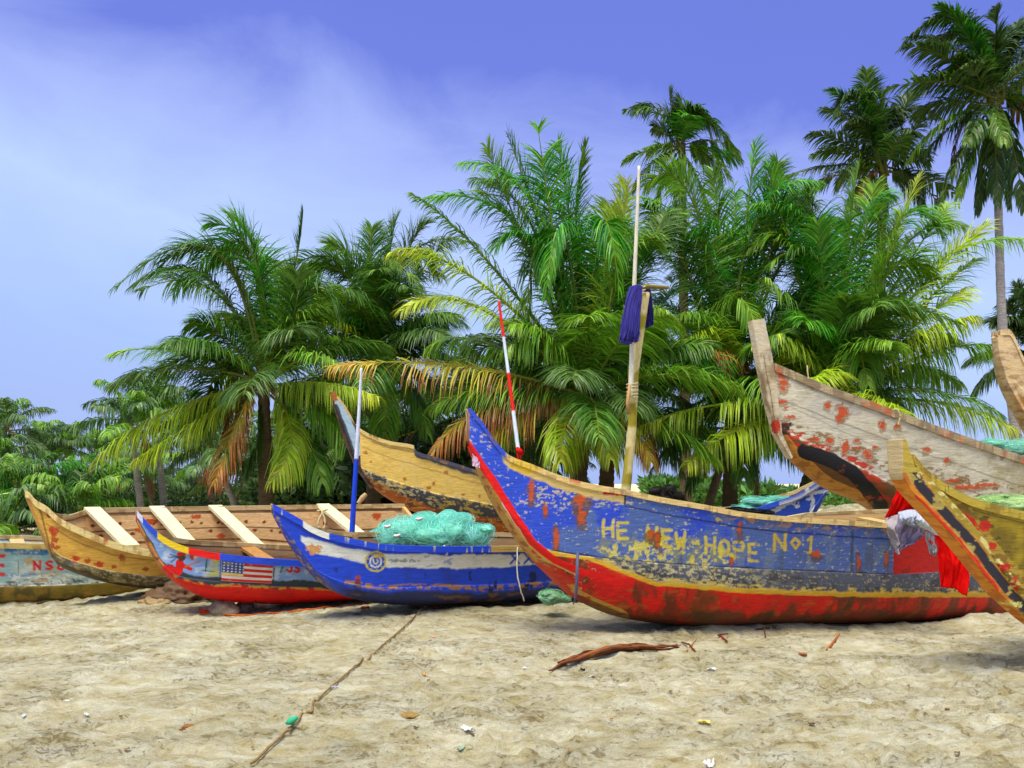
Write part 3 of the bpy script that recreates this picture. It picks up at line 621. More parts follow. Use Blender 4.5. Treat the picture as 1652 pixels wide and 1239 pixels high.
# ---- bare wood canoe seen into from above its near side
NGUN = [(42, 793), (58, 808), (75, 818), (95, 836), (120, 849), (150, 862), (185, 876), (245, 889), (300, 895), (350, 898), (430, 898), (520, 886), (600, 872), (700, 848)]
def paint_nat(c):
    W0, W1 = S(218, 168, 66), S(170, 112, 38)
    if c.part in ('side_plank', 'dugout_base'):
        woodside(c, W0, W1)
        lo = [(40, 800), (88, 895), (110, 905), (180, 922), (300, 936), (700, 940)]
        if c.part == 'dugout_base': c.fill(S(125, 112, 70)); c.fill(S(75, 66, 40), sstep(.42, .6, c.n(12, 3)), .8); c.fill(S(190, 175, 130), c.chips(22, .56, 5), .7); c.fill(S(110, 120, 150), c.chips(10, .5, 6, c.blob(112, 912, 16, 8)), .7)
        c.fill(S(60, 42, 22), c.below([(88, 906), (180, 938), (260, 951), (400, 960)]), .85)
        plank_lines(c, [[(75, 845), (120, 872), (180, 895), (300, 912)]], a=.5)
        nails(c, [(84, 855), (86, 862), (88, 871), (85, 880), (92, 883), (122, 900), (140, 905), (160, 910), (184, 914), (235, 918), (80, 832), (197, 900)], 4)
        c.fill(S(190, 50, 15), c.blob(86, 856, 9, 7, .8, 40)+c.blob(122, 902, 8, 6, .8, 40)+c.blob(160, 911, 9, 5, .8, 40) > .5, .8)
        c.fill(S(188, 140, 60), c.stroke([(40, 806), (58, 848), (78, 890)], 14)); c.fill(S(90, 58, 25), c.stroke([(62, 812), (72, 850), (84, 900)], 3), .7)
        inn = ~c.out
        c.fill(S(206, 166, 108), inn); c.fill(S(110, 72, 36), inn*sstep(.45, .65, c.n(5, 3, 4, 4.)), .55)
    elif c.part == 'gunwale_rail':
        c.fill(S(222, 200, 128)); c.fill(S(160, 110, 50), c.chips(8, .54, 3), .7); c.fill(S(190, 60, 25), c.chips(6, .68, 5), .8)
    else: c.fill(S(200, 165, 100))
nat = Canoe('unpainted tan wooden canoe with pale cross planks and open empty inside', (-5.76, 11.), 30, 5.05, .68, NGUN,
            [(40, 800), (60, 848), (78, 890), (95, 912), (135, 930), (185, 943), (240, 950), (330, 954), (500, 950), (700, 930)],
            [(41, 810), (70, 860), (92, 893), (130, 908), (185, 922), (300, 932), (500, 930), (700, 905)], paint_nat, b0=.06, tb=.3, stern=.5, sd=40, res=.0105,
            far=[(40, 795), (85, 820), (110, 826), (140, 822), (150, 821), (400, 817), (650, 814)], railh=.07, railw=.05)
# light planking boards inside on the far side and the cross planks
for (pf, pn) in ((148, 212), (252, 322), (346, 432), (520, 592)):
    nat.thwart(nat.tpx(pf, 1.), nat.tpx(pn, -1.), w=.2, th=.04, dz=.01, col=S(214, 208, 166))
def inner_far(cn, t0, t1, fr, lab, nailn, seed):
    nu, nv = int((t1-t0)/.02), 24; tt = np.linspace(t0, t1, nu); V = []
    for v in np.linspace(0, 1, nv):
        z0 = np.interp(tt, cn.t, cn.zs_far)+.02; z1 = np.interp(tt, cn.t, cn.zf)-.09; z = z0+(z1-z0)*v
        b = np.interp(tt, cn.t, cn.b)*(cn.ch+(1-cn.ch)*(.08+.8*v))-.06; XY = cn.B0+tt[:, None]*cn.d+cn.nn*b[:, None]; V.append(np.concatenate([XY, z[:, None]], 1))
    V = np.stack(V, 1); P = V.reshape(-1, 3); T = (tt[:, None]+np.zeros((nu, nv))).ravel(); W = (np.linspace(0, 1, nv)[None]+np.zeros((nu, nv))).ravel()
    C = np.ones((len(P), 3))*S(196, 160, 108); g = fbm(P[:,0]*2.5, P[:,1]*2.5, P[:,2]*28, seed, 4)
    C = C*(.85+.55*g)[:, None]; C = np.where((np.abs(W-.45) < .025)[:, None], S(60, 38, 20), C)
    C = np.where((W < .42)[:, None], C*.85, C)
    r = np.random.default_rng(seed)
    for k in range(nailn):
        a, b_ = t0+(k+.5+r.uniform(-.2, .2))*(t1-t0)/nailn, r.choice([.66, .3])+r.uniform(-.03, .03)
        q = np.hypot((T-a)/.028, (W-b_)/.06); C = np.where((q < 1)[:, None], S(110, 40, 20), C)
    for k in range(7):
        a, b_ = r.uniform(t0, t1), r.uniform(.1, .9); q = np.hypot((T-a)/.09, (W-b_)/.12)+fbm(P[:,0]*20, P[:,1]*20, P[:,2]*20, k)-.5
        C = np.where((q < .8)[:, None], S(175, 75, 25), C)
    mobj('inner_lining', P, gridf(nu, nv), M_WOOD, cn.root, C)
inner_far(nat, .7, 4.9, None, '', 34, 5)
# dark brown floor ribs
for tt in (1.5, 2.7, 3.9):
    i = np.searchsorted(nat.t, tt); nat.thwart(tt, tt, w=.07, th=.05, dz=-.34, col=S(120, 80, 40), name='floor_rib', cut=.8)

# ---- canoe leaving the frame on the left
def paint_left(c):
    if c.part == 'side_plank':
        c.fill(S(150, 190, 190)); c.fill(S(205, 215, 200), sstep(.45, .6, c.n(4, 2)), .8)
        c.fill(S(190, 165, 110), c.chips(9, .54, 4), .8); c.fill(S(230, 235, 225), c.chips(10, .5, 9, c.below([(-200, 930), (200, 925)])), .8)
        c.fill(S(60, 65, 60), c.chips(14, .56, 8, c.below([(-200, 938), (200, 932)])), .8)
        c.fill(S(40, 125, 190), c.box(6, 82, 884, 896)*(1-c.chips(9, .6, 3)), .9)
        c.fill(S(70, 130, 190), c.box(10, 110, 925, 930)*(1-c.chips(9, .5, 3)), .7)
        c.fill(S(70, 70, 60), c.stroke([(20, 905), (20, 925)], 1.5, True)+c.stroke([(29, 905), (30, 925)], 1.5, True)+c.stroke([(37, 908), (37, 922)], 1.5, True) > .5, .6)
        c.write('NSU', 55, 906, 13, 10, 19, 4, S(215, 25, 25)); 
        for y in (896, 911, 926): c.fill(S(220, 25, 15), c.stroke([(-30, y), (6, y+1)], 6), .95)
    elif c.part == 'gunwale_rail': c.fill(S(205, 178, 100)); c.fill(S(140, 100, 50), c.chips(8, .55, 2), .7)
    else:
        c.fill(S(132, 112, 30)); c.fill(S(78, 74, 28), sstep(.45, .62, c.n(6, 2, 5, .5)), .8); c.fill(S(165, 120, 50), c.chips(9, .58, 4), .7)
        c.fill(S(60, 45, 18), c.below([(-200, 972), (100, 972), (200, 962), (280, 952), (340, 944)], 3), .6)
lc = Canoe('pale blue canoe with red lettering and mossy log bottom at the left frame edge', (-4.4, 13.6), 210, 4.6, .5,
           [(345, 915), (240, 888), (110, 880), (0, 877), (-150, 874)], [(338, 934), (325, 944), (280, 957), (200, 969), (100, 977), (0, 979), (-150, 980)],
           [(338, 924), (300, 928), (200, 938), (100, 944), (0, 946), (-150, 946)], paint_left, b0=.1, tb=.4, stern=.3, heel=.05, sd=50, res=.014)
lc.thwart(2.5, 2.5, col=S(190, 170, 120)); lc.thwart(3.4, 3.4, col=S(190, 170, 120))

# ---- yellow canoe behind, prow raised
YGUN = [(536, 632), (548, 640), (560, 662), (578, 690), (600, 703), (630, 713), (668, 720), (669, 727), (700, 738), (745, 752), (790, 767), (860, 790), (1000, 850), (1100, 900)]
def paint_yel(c):
    Y0 = S(236, 198, 96)
    if c.part in ('side_plank', 'dugout_base'):
        woodside(c, Y0, S(205, 155, 60), grain=.3); c.fill(S(235, 205, 120), sstep(.5, .62, c.n(4, 3)), .5)
        plank_lines(c, [[(585, 722), (640, 742), (720, 765), (800, 788)]], S(150, 110, 50), 1.6, .6)
        plank_lines(c, [[(x, y+10) for x, y in YGUN[4:7]]], S(120, 90, 40), 1.5)
        nails(c, [(598, 745), (653, 773), (692, 787), (700, 780), (747, 798), (774, 800), (720, 762), (590, 730)], 2.6, S(180, 100, 20))
        c.fill(S(70, 74, 92), c.above([(668, 727+9), (700, 738+9), (745, 752+9), (790, 767+9), (860, 799)])*sstep(667, 669, c.p), .9)
        sm = [(560, 735), (585, 757), (640, 777), (700, 795), (800, 815), (900, 835)]
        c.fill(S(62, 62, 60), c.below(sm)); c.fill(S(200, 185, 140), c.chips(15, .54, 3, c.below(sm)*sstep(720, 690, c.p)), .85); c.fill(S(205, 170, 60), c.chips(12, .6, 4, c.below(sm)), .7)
        lo = [(560, 740), (600, 775), (640, 795), (700, 820), (780, 833), (900, 845)]
        c.fill(S(185, 95, 30), c.below(lo)); c.fill(S(90, 50, 22), c.below(lo)*sstep(.48, .62, c.n(9, 8)), .8); c.fill(S(215, 160, 90), c.chips(14, .58, 9, c.below(lo)), .8)
        c.fill(S(215, 205, 215), c.box(545, 582, 640, 745)*c.above([(545, 760), (582, 760)]), .0)
        c.fill(S(110, 95, 70), ~c.out)
    elif c.part == 'gunwale_rail': c.fill(S(225, 195, 115)); c.fill(S(75, 75, 90), sstep(667, 669, c.p0)); c.fill(S(150, 110, 60), c.chips(8, .6, 2))
    else: c.fill(S(120, 90, 50))
yel = Canoe('yellow planked canoe behind the others with its prow raised and rusty dark bottom', (-2.52, 15.0), 20, 7.0, .62, YGUN,
            [(568, 728), (578, 752), (590, 772), (620, 800), (660, 822), (720, 842), (800, 858), (900, 880), (1100, 950)],
            [(570, 715), (577, 738), (585, 755), (640, 777), (700, 795), (800, 815), (900, 838), (1100, 920)], paint_yel, b0=.045, tb=.45, heel=.05, sd=60, res=.013, railh=.05)
def stem_yel(c):
    c.fill(S(98, 62, 40)); c.fill(S(60, 40, 30), c.chips(9, .5, 3)); c.fill(S(178, 205, 215), c.stroke([(548, 650), (563, 688), (577, 728)], 15), .95); c.fill(S(185, 110, 40), c.blob(540, 640, 10, 9, .4), .9); c.fill(S(35, 30, 35), c.stroke([(543, 655), (557, 692), (573, 738)], 6), .9); c.fill(S(215, 190, 120), c.stroke([(545, 640), (562, 665), (580, 692)], 4))
yel.stem([(533, 633), (542, 665), (556, 708), (573, 752), (598, 788)], .13, [.05, .19, .24, .2, .06], lambda p: 14.85+(p-533)*.0035, stem_yel)

# ---- grey weathered canoe rising at the right
RGUN = [(1240, 584), (1255, 590), (1330, 622), (1385, 642), (1440, 662), (1550, 703), (1652, 738), (1800, 790)]
RSEAM = [(1240, 675), (1262, 692), (1310, 716), (1370, 745), (1430, 775), (1520, 815), (1652, 850), (1800, 890)]
def paint_grey(c):
    G0 = S(216, 207, 176)
    if c.part in ('side_plank', 'dugout_base'):
        woodside(c, G0, S(165, 152, 122), grain=.5); c.fill(S(150, 135, 70), sstep(1400, 1560, c.p)*sstep(.4, .6, c.n(3, 5)), .55); c.fill(S(192, 186, 168), sstep(.52, .66, c.n(3, 7))*sstep(1500, 1380, c.p), .6)
        plank_lines(c, [[(x, y+52-(x-1240)*.01) for x, y in RGUN], [(x, y+84) for x, y in RGUN if x > 1400]], S(95, 80, 50), 1.8, .6)
        plank_lines(c, [[(1265, 652), (1300, 668), (1415, 722)]], S(110, 98, 70), 1.5, .5)
        c.fill(S(150, 130, 90), c.above([(x, y+12) for x, y in RGUN]), .7)
        spots = [(1262, 607, 10, 6), (1264, 618, 9, 5), (1264, 628, 8, 5), (1262, 648, 9, 4), (1268, 658, 5, 2), (1275, 672, 10, 3), (1309, 615, 12, 6), (1356, 633, 7, 5), (1335, 653, 7, 6), (1359, 663, 11, 12), (1354, 676, 7, 6), (1423, 685, 6, 9), (1448, 688, 6, 5), (1383, 711, 6, 3), (1383, 723, 9, 3), (1412, 721, 6, 3), (1495, 725, 7, 5), (1528, 743, 6, 5), (1425, 660, 6, 4), (1478, 680, 6, 4), (1617, 735, 5, 4), (1400, 735, 9, 10), (1340, 710, 8, 6), (1315, 708, 10, 6), (1364, 722, 7, 12), (1590, 782, 26, 4), (1540, 775, 22, 4), (1560, 786, 30, 4)]
        for (x, y, a, b) in spots:
            c.fill(S(140, 95, 40), c.blob(x, y+3, a*1.2, b*1.4, .9, 20), .6); c.fill(S(205, 78, 24), c.blob(x, y, a*.8, b*.85, 1., 30), .95)
        c.fill(S(130, 95, 40), c.chips(12, .58, 11, c.stroke([(1240, 690), (1340, 720), (1440, 762), (1652, 805)], 40)), .8)
        lo = [(1245, 683), (1300, 715), (1370, 748), (1430, 778), (1652, 850)]
        c.fill(S(110, 72, 30), c.below(lo)); c.fill(S(195, 50, 15), c.chips(8, .50, 5, c.stroke(lo, 26)*sstep(1440, 1400, c.p)), .95); c.fill(S(190, 40, 15), c.below([(1240, 690), (1370, 765), (1430, 800)])*c.chips(6, .5, 9, c.box(1370, 1440, 700, 830)), .9)
        c.fill(S(28, 26, 26), c.stroke([(1298, 728), (1340, 742), (1375, 762), (1400, 790), (1420, 815)], 24)*sstep(.75, .6, c.n(9, 4)), 1.)
        c.fill(S(205, 140, 50), c.stroke([(1250, 700), (1285, 745), (1335, 785), (1395, 812)], 30)*(1-c.stroke([(1298, 728), (1340, 742), (1375, 762), (1400, 790), (1420, 815)], 24)), .95)
        c.fill(S(150, 90, 35), c.chips(8, .52, 3, c.stroke([(1250, 700), (1285, 745), (1335, 785), (1395, 812)], 26)), .7)
        c.fill(S(60, 40, 25), c.blob(1262, 690, 14, 12, .7)); c.fill(S(190, 40, 12), c.blob(1253, 686, 8, 10, .6))
        c.fill(S(110, 95, 70), ~c.out)
    elif c.part == 'gunwale_rail': c.fill(S(180, 160, 120)); c.fill(S(120, 100, 70), c.chips(7, .5, 2), .7); c.fill(S(205, 90, 30), c.chips(5, .62, 3), .8)
    else: c.fill(S(110, 90, 60))
gry = Canoe('tall grey weathered canoe with rust stains and a raised prow post', (3.35, 12.0), 16, 7.4, .75, RGUN,
            [(1240, 680), (1252, 695), (1275, 738), (1305, 764), (1340, 788), (1400, 812), (1440, 835), (1520, 890), (1652, 940), (1800, 960)], RSEAM, paint_grey, b0=.06, tb=.5, heel=.04, sd=70, res=.0105, railh=.09)
def stem_grey(c):
    c.fill(S(214, 198, 158)); c.fill(S(140, 112, 70), sstep(.45, .62, c.n(5, 2, 4, .6)), .8); c.fill(S(220, 215, 205), c.chips(16, .58, 4, sstep(600, 520, c.r)), .7)
    c.fill(S(185, 45, 15), c.blob(1252, 688, 9, 12, .5)); c.fill(S(90, 60, 30), c.stroke([(1232, 575), (1250, 680)], 2), .7)
gry.stem([(1210, 518), (1221, 580), (1236, 650), (1250, 702), (1272, 740)], .13, [.17, .19, .14, .07, .03], lambda p: 11.85+(p-1210)*.002, stem_grey)

# ---- nearest prow at the right edge
OGUN = [(1445, 708), (1460, 722), (1490, 758), (1530, 788), (1570, 807), (1652, 828), (1800, 856), (1950, 880)]
def paint_olive(c):
    if c.part in ('side_plank', 'dugout_base'):
        c.fill(S(176, 150, 26)); c.fill(S(112, 92, 18), sstep(.42, .62, c.n(3.5, 2)), .85); c.fill(S(190, 160, 40), c.chips(6, .56, 3), .7); c.fill(S(60, 45, 15), c.chips(10, .60, 5), .7)
        c.fill(S(185, 150, 50), c.stroke([(1460, 740), (1530, 810), (1590, 890), (1640, 950)], 46), .8); c.fill(S(110, 80, 25), c.chips(9, .5, 6, c.stroke([(1460, 740), (1530, 810), (1590, 890), (1640, 950)], 46)), .7)
        for (x, y, a, b) in [(1552, 838, 20, 12), (1590, 848, 10, 10), (1566, 848, 10, 12), (1620, 915, 14, 8), (1635, 945, 9, 16), (1572, 858, 8, 8), (1480, 742, 5, 4), (1545, 845, 16, 7), (1600, 880, 8, 5)]:
            c.fill(S(205, 30, 12), c.blob(x, y, a, b, .7, 16), .95)
        c.fill(S(235, 220, 130), c.chips(9, .46, 8, c.stroke([(1560, 860), (1600, 915), (1650, 985)], 16)), .95)
        bl = [(1468, 752), (1490, 790), (1560, 866), (1631, 958), (1662, 992)]
        c.fill(S(228, 214, 130), c.chips(12, .48, 7, c.stroke([(x+14, y-3) for x, y in bl], 15))); c.fill(S(44, 42, 48), c.stroke(bl, 16)); c.fill(S(200, 175, 80), c.chips(8, .56, 5, c.stroke(bl, 22)), .7)
        c.fill(S(40, 30, 15), c.blob(1446+0, 775, 4, 3, .2)+c.blob(1498, 780, 4, 3, .2) > .5)
        c.fill(S(110, 95, 40), c.stroke([(x, y+16) for x, y in OGUN if x > 1560], 2), .8)
        c.fill(S(130, 105, 50), ~c.out)
    elif c.part == 'gunwale_rail': c.fill(S(190, 165, 55)); c.fill(S(140, 110, 30), c.chips(6, .5, 2), .8); c.fill(S(60, 50, 20), c.stroke([(1522, 800), (1532, 780)], 2))
    else: c.fill(S(110, 90, 60))
olv = Canoe('olive yellow canoe with an orange and black striped stem, nearest at the right', (2.80, 6.56), 24, 4.4, .5, OGUN,
            [(1470, 775), (1500, 800), (1540, 850), (1580, 900), (1620, 950), (1665, 990), (1720, 1022), (1800, 1045), (1950, 1040)],
            [(1470, 758), (1520, 800), (1575, 860), (1620, 915), (1670, 960), (1800, 990), (1950, 990)], paint_olive, b0=.03, bexp=1.25, tb=.8, heel=.05, sd=80, res=.007, railh=.05)
def stem_olv(c):
    c.fill(S(222, 140, 28)); c.fill(S(190, 100, 20), c.chips(7, .5, 2), .7)
    c.fill(S(172, 148, 42), sstep(0, 6, c.p-c.r*0-np.interp(c.r, [700, 760, 792, 868, 960, 1000], [1452, 1482, 1500, 1570, 1641, 1680])))
    c.fill(S(222, 40, 12), c.stroke([(1478, 800), (1545, 868), (1610, 950)], 5))
    bl = [(1468, 752), (1490, 790), (1560, 866), (1631, 958), (1662, 992)]
    c.fill(S(44, 42, 48), c.stroke(bl, 15)); c.fill(S(200, 175, 80), c.chips(8, .56, 5, c.stroke(bl, 22)), .8)
    c.fill(S(228, 214, 130), c.chips(12, .5, 7, c.stroke([(1484, 766), (1515, 790), (1583, 868), (1652, 960), (1680, 990)], 9))); c.fill(S(200, 180, 130), c.box(1400, 1457, 700, 774, True), .95); c.fill(S(196, 172, 60), c.box(1457, 1500, 700, 762, True), .9)
    c.fill(S(235, 225, 120), c.chips(8, .5, 17, c.blob(1625, 975, 24, 9, .5)), .9)
olv.stem([(1441, 710), (1446, 768), (1458, 790), (1530, 868), (1605, 960), (1655, 1003), (1730, 1052)], .13, [.05, .13, .17, .185, .185, .18, .17], lambda p: 6.45+(p-1443)*.0024, stem_olv)

# ---- tall bare prow at the far right edge
def paint_brown(c):
    c.fill(S(226, 196, 140)); c.fill(S(205, 140, 55), sstep(560, 620, c.r)*sstep(.4, .65, c.n(4, 2)), .6); c.fill(S(140, 100, 60), sstep(.5, .66, c.n(5, 6, 4, 3.)), .6); c.fill(S(225, 200, 160), c.chips(8, .58, 4), .6)
brn = Canoe('bare brown wooden prow rising at the far right edge against the sky', (7.6, 14.6), 12, 4., .6, [(1607, 534), (1625, 532), (1652, 580), (1700, 640), (1850, 700), (2000, 740)],
            [(1605, 560), (1612, 600), (1630, 640), (1652, 672), (1700, 730), (1800, 800), (2000, 900)], [(1606, 550), (1625, 600), (1652, 630), (1700, 690), (2000, 840)], paint_brown, b0=.09, tb=.6, heel=.03, sd=90, res=.02, railh=.08)
brn.stem([(1604, 545), (1609, 580), (1622, 620), (1652, 674), (1700, 735)], .14, [.1, .17, .15, .1, .08], lambda p: 14.5+(p-1604)*.002, paint_brown)

# ---- small blue and white canoe with its end raised, behind the lettered hull
def paint_star(c):
    c.fill(S(45, 85, 205)); c.fill(S(215, 220, 225), c.stroke([(1235, 832), (1290, 802), (1335, 775)], 7)+c.stroke([(1296, 780), (1312, 806), (1308, 830)], 6)+c.stroke([(1285, 800), (1330, 792)], 5)+c.chips(5, .66, 3) > .5, .9)
    c.fill(S(195, 160, 95), c.above([(1180, 830), (1240, 812), (1290, 793), (1300, 780)])*sstep(1300, 1288, c.p), .95)
    c.fill(S(150, 110, 60), ~c.out) if c.part != 'gunwale_rail' else None
stc = Canoe('low canoe with a blue and white painted end behind the lettered hull', (4.76, 14.0), 172, 4.8, .6, [(1336, 772), (1325, 776), (1305, 788), (1290, 797), (1240, 814), (1200, 826), (1100, 832), (900, 836)],
            [(1334, 800), (1322, 820), (1300, 850), (1270, 880), (1200, 900), (900, 905)], [(1335, 790), (1318, 812), (1290, 845), (1200, 870), (900, 872)], paint_star, b0=.05, tb=.35, heel=.04, sd=95, res=.018)
# =====================================================================  POLES, CLOTHS, NETS
def seg_pole(name, label, cat, pts, R, bands, k=10):
    P = np.array(pts); n = len(P); q = np.linspace(0, n-1, 90); P = np.stack([np.interp(q, np.arange(n), P[:, i]) for i in range(3)], 1); Rr = np.interp(q, np.arange(n), R)
    P = P+(np.stack([fbm(q*.25+s_*9, q*0, 0, s_, 2) for s_ in (1, 2, 3)], -1)-.5)*.025*np.array([1, 1, 0])
    def cf(V):
        r = rowof(V); C = np.zeros((len(V), 3)); C[:] = bands[0][1]
        for y, c in bands: C[r >= y] = c
        return C
    return tube(name, P, Rr, M_POLE, cf, k=k, info=(label, cat))
seg_pole('painted_pole', 'slim pole painted white above and blue below, upright in the blue and white canoe', 'pole', [un(583, 594, 9.9), un(575, 740, 9.9), un(568, 868, 9.9)], [.013, .023, .031], [(0, S(215, 220, 235)), (740, S(30, 70, 205))])
pk = onsand  # alias kept for readability of the litter section
tube('wooden_peg', [un(573, 862, 9.18), un(575, 885, 9.15), un(574, 905, 9.15)], [.03, .033, .026], M_WOOD, S(120, 95, 55), k=7, info=('short greyish wooden peg hanging on the side of the blue and white canoe', 'peg'))
RW, WW = S(215, 25, 15), S(205, 215, 225)
seg_pole('striped_pole', 'thin red and white banded pole leaning behind the big blue prow', 'pole', [un(805, 486, 9.3), un(823, 620, 9.1), un(839, 742, 8.9)], [.012, .017, .02], [(0, RW), (544, WW), (601, RW), (663, WW), (725, RW)])
tube('red_rag_knot', [un(834, 722, 8.88), un(838, 728, 8.85), un(843, 735, 8.88)], [.014, .03, .014], M_CLOTH, S(205, 25, 15), k=8, jit=.03, info=('small red rag knotted at the foot of the banded pole', 'rag'))
# mast made of two poles with a fork and a short cross arm
mt = root('wooden_mast', un(1011, 790, 9.1), 'tall pale wooden mast of two lashed poles standing in the big blue canoe', 'mast')
def mcol(V): return S(226, 208, 140)*(.75+.5*fbm(V[:, 0]*20, V[:, 1]*20, V[:, 2]*3, 8))[:, None]
def mcol2(V):
    C = mcol(V); return np.where((vn(V[:,0]*10, 0, V[:,2]*7, 3) > .6)[:, None], S(165, 150, 40), C)
def rpts(l, n=50):
    P = np.array(l); q = np.linspace(0, len(P)-1, n); return np.stack([np.interp(q, np.arange(len(P)), P[:, i]) for i in range(3)], 1)
tube('lower_pole', rpts([un(1009, 800, 9.15), un(1020, 690, 9.15), un(1024, 600, 9.15), un(1043, 472, 9.15)]), np.linspace(.050, .036, 50), M_POLE, mcol2, mt, 7)
tube('upper_pole', rpts([un(1017, 640, 9.05), un(1024, 440, 9.05), un(1031, 268, 9.05)]), np.linspace(.026, .014, 50), M_POLE, lambda V: S(225, 220, 195)*(.8+.3*fbm(V[:,0]*20, V[:,1]*20, V[:,2]*5, 4))[:, None], mt, 8)
tube('cross_arm', rpts([un(1022, 468, 9.1), un(1044, 462, 9.12), un(1078, 464, 9.2)], 20), np.linspace(.03, .018, 20), M_POLE, S(130, 115, 45), mt, 7)
for i, r in enumerate((618, 630, 462)):
    tube('rope_lashing', [un(1020+math.cos(a)*9+(r == 462)*12, r+a*.8, 9.1-.07*math.sin(a)) for a in np.linspace(0, 14, 40)], .008, M_CLOTH, S(200, 185, 140), mt, 5)
tube('rope_tail', [un(1016, 620, 9.02), un(1012, 650, 9.0), un(1014, 668, 9.02)], [.012, .016, .02], M_CLOTH, S(190, 150, 90), mt, 6)

def cloth(name, label, ctrl, col, fold=.02, ff=9, nu=60, nv=60, seed=1, stripes=None, cat='cloth', thick=.006):
    """ctrl: rows of (bearing, height, distance) from top to bottom"""
    A = np.array([[un(*q) for q in row] for row in ctrl]); m, n = A.shape[:2]
    u = np.linspace(0, m-1, nu); v = np.linspace(0, n-1, nv)
    B = np.stack([np.stack([pchip(np.arange(m), A[:, j, k], u) if m > 2 else np.interp(u, np.arange(m), A[:, j, k]) for k in range(3)], -1) for j in range(n)], 1)
    C = np.stack([np.stack([pchip(np.arange(n), B[i, :, k], v) if n > 2 else np.interp(v, np.arange(n), B[i, :, k]) for k in range(3)], -1) for i in range(nu)], 0)
    U = (u/(m-1))[:, None]; W = (v/(n-1))[None]
    f = (np.abs(2*fbm(W*ff+U*1.2, U*1.6+seed, seed, seed, 3)-1)*2-.6)*fold*(.4+.8*U)
    C[..., 1] -= f; C[..., 0] += .5*fold*(fbm(W*4, U*5, seed+3, seed, 3)-.5)
    C[..., 2] += (fbm(W*7+9, U*0, seed, seed, 2)-.5)*.03*U
    P = C.reshape(-1, 3); cc = np.ones((len(P), 3))*col
    if stripes is not None: cc = stripes((U+W*0).ravel(), (W+U*0).ravel(), cc)
    o = single(name, P, gridf(nu, nv), M_CLOTH, P.mean(0), label, cat, cc)
    md = o.modifiers.new('thickness', 'SOLIDIFY'); md.thickness = thick
    return o
cloth('hanging_towel', 'dark indigo towel hung over the arm of the wooden mast', [[(1016, 462, 8.98), (1030, 459, 8.97), (1036, 462, 9.0)], [(1008, 490, 8.95), (1020, 492, 8.93), (1034, 490, 8.96)], [(1002, 530, 8.94), (1018, 533, 8.9), (1032, 528, 8.95)], [(998, 551, 8.93), (1014, 556, 8.92), (1031, 549, 8.95)]], S(62, 58, 135), .035, 9, cat='towel',
      stripes=lambda u, w, c: np.where(((np.abs(u-.9) < .02))[:, None], c*.6, c))
cloth('hanging_rag', 'dark indigo rag hanging on the right side of the wooden mast', [[(1040, 461, 9.16), (1049, 460, 9.2)], [(1040, 495, 9.2), (1053, 498, 9.22)], [(1037, 530, 9.22), (1055, 524, 9.24)]], S(48, 45, 112), .03, 5, seed=5, cat='rag')
# clothes drying over the side of the big blue canoe
cloth('red_cloth', 'red cloth draped in a peak over the gunwale beside the olive prow', [[(1450, 785, 9.1), (1462, 787, 9.05), (1475, 800, 9.0)], [(1438, 812, 9.15), (1468, 812, 9.1), (1500, 822, 9.)], [(1428, 834, 9.25), (1470, 836, 9.15), (1530, 850, 9.05)]], S(226, 14, 8), .03, 6, seed=2)
cloth('red_shirt', 'long red shirt hanging down the hull between the red panel and the olive prow', [[(1506, 850, 8.9), (1528, 852, 8.85), (1550, 866, 8.8)], [(1514, 890, 8.92), (1536, 895, 8.86), (1562, 900, 8.8)], [(1518, 948, 8.95), (1540, 950, 8.87), (1562, 962, 8.82)]], S(228, 12, 8), .05, 5, seed=3, cat='shirt',
      stripes=lambda u, w, c: np.where((((w-.62)/.05)**2+((u-.3)/.09)**2 < 1)[:, None], S(235, 225, 225), c))
cloth('grey_shirt', 'washed purple grey shirt bunched over the gunwale, left of the white cloth', [[(1430, 836, 9.3), (1450, 830, 9.1), (1472, 828, 9.), (1490, 838, 9.)], [(1428, 850, 9.2), (1448, 852, 9.05), (1474, 856, 9.), (1492, 860, 8.98)], [(1434, 868, 9.2), (1452, 876, 9.05), (1470, 878, 8.98), (1484, 868, 8.98)], [(1440, 880, 9.2), (1450, 894, 9.05), (1462, 880, 9.), (1480, 874, 8.98)]], S(128, 118, 140), .07, 7, seed=4, cat='shirt',
      stripes=lambda u, w, c: np.where(((w < .33))[:, None], S(175, 165, 165), c))
cloth('light_grey_shirt', 'light grey shirt rolled on top of the purple grey one', [[(1450, 826, 8.98), (1470, 822, 8.93), (1490, 826, 8.9)], [(1452, 838, 8.9), (1474, 836, 8.82), (1494, 842, 8.82)], [(1460, 846, 8.93), (1474, 850, 8.85), (1490, 852, 8.88)]], S(165, 172, 182), .06, 7, seed=6, cat='shirt')
cloth('white_cloth', 'white cloth with a pointed corner lying over the red one', [[(1484, 826, 8.86), (1498, 826, 8.82), (1500, 826, 8.8)], [(1478, 842, 8.84), (1500, 844, 8.78), (1514, 848, 8.75)], [(1486, 852, 8.86), (1508, 862, 8.78), (1528, 868, 8.72)]], S(205, 210, 205), .02, 5, seed=7)
cloth('grey_sleeve_rag', 'small grey rag dangling below the white cloth', [[(1492, 856, 8.84), (1506, 862, 8.8)], [(1496, 876, 8.85), (1510, 880, 8.8)], [(1502, 894, 8.86), (1511, 896, 8.82)]], S(160, 155, 160), .03, 4, seed=8, cat='rag',
      stripes=lambda u, w, c: np.where((((w-.5)/.3)**2+((u-.4)/.09)**2 < 1)[:, None], S(200, 60, 60), c))
cloth('pink_rag', 'small pale pink rag caught on the stem of the big blue canoe', [[(762, 732, 8.18), (768, 736, 8.16), (773, 746, 8.15)], [(762, 750, 8.18), (768, 753, 8.16), (774, 756, 8.15)]], S(215, 180, 205), .02, 4, seed=9, cat='rag', nu=20, nv=20)

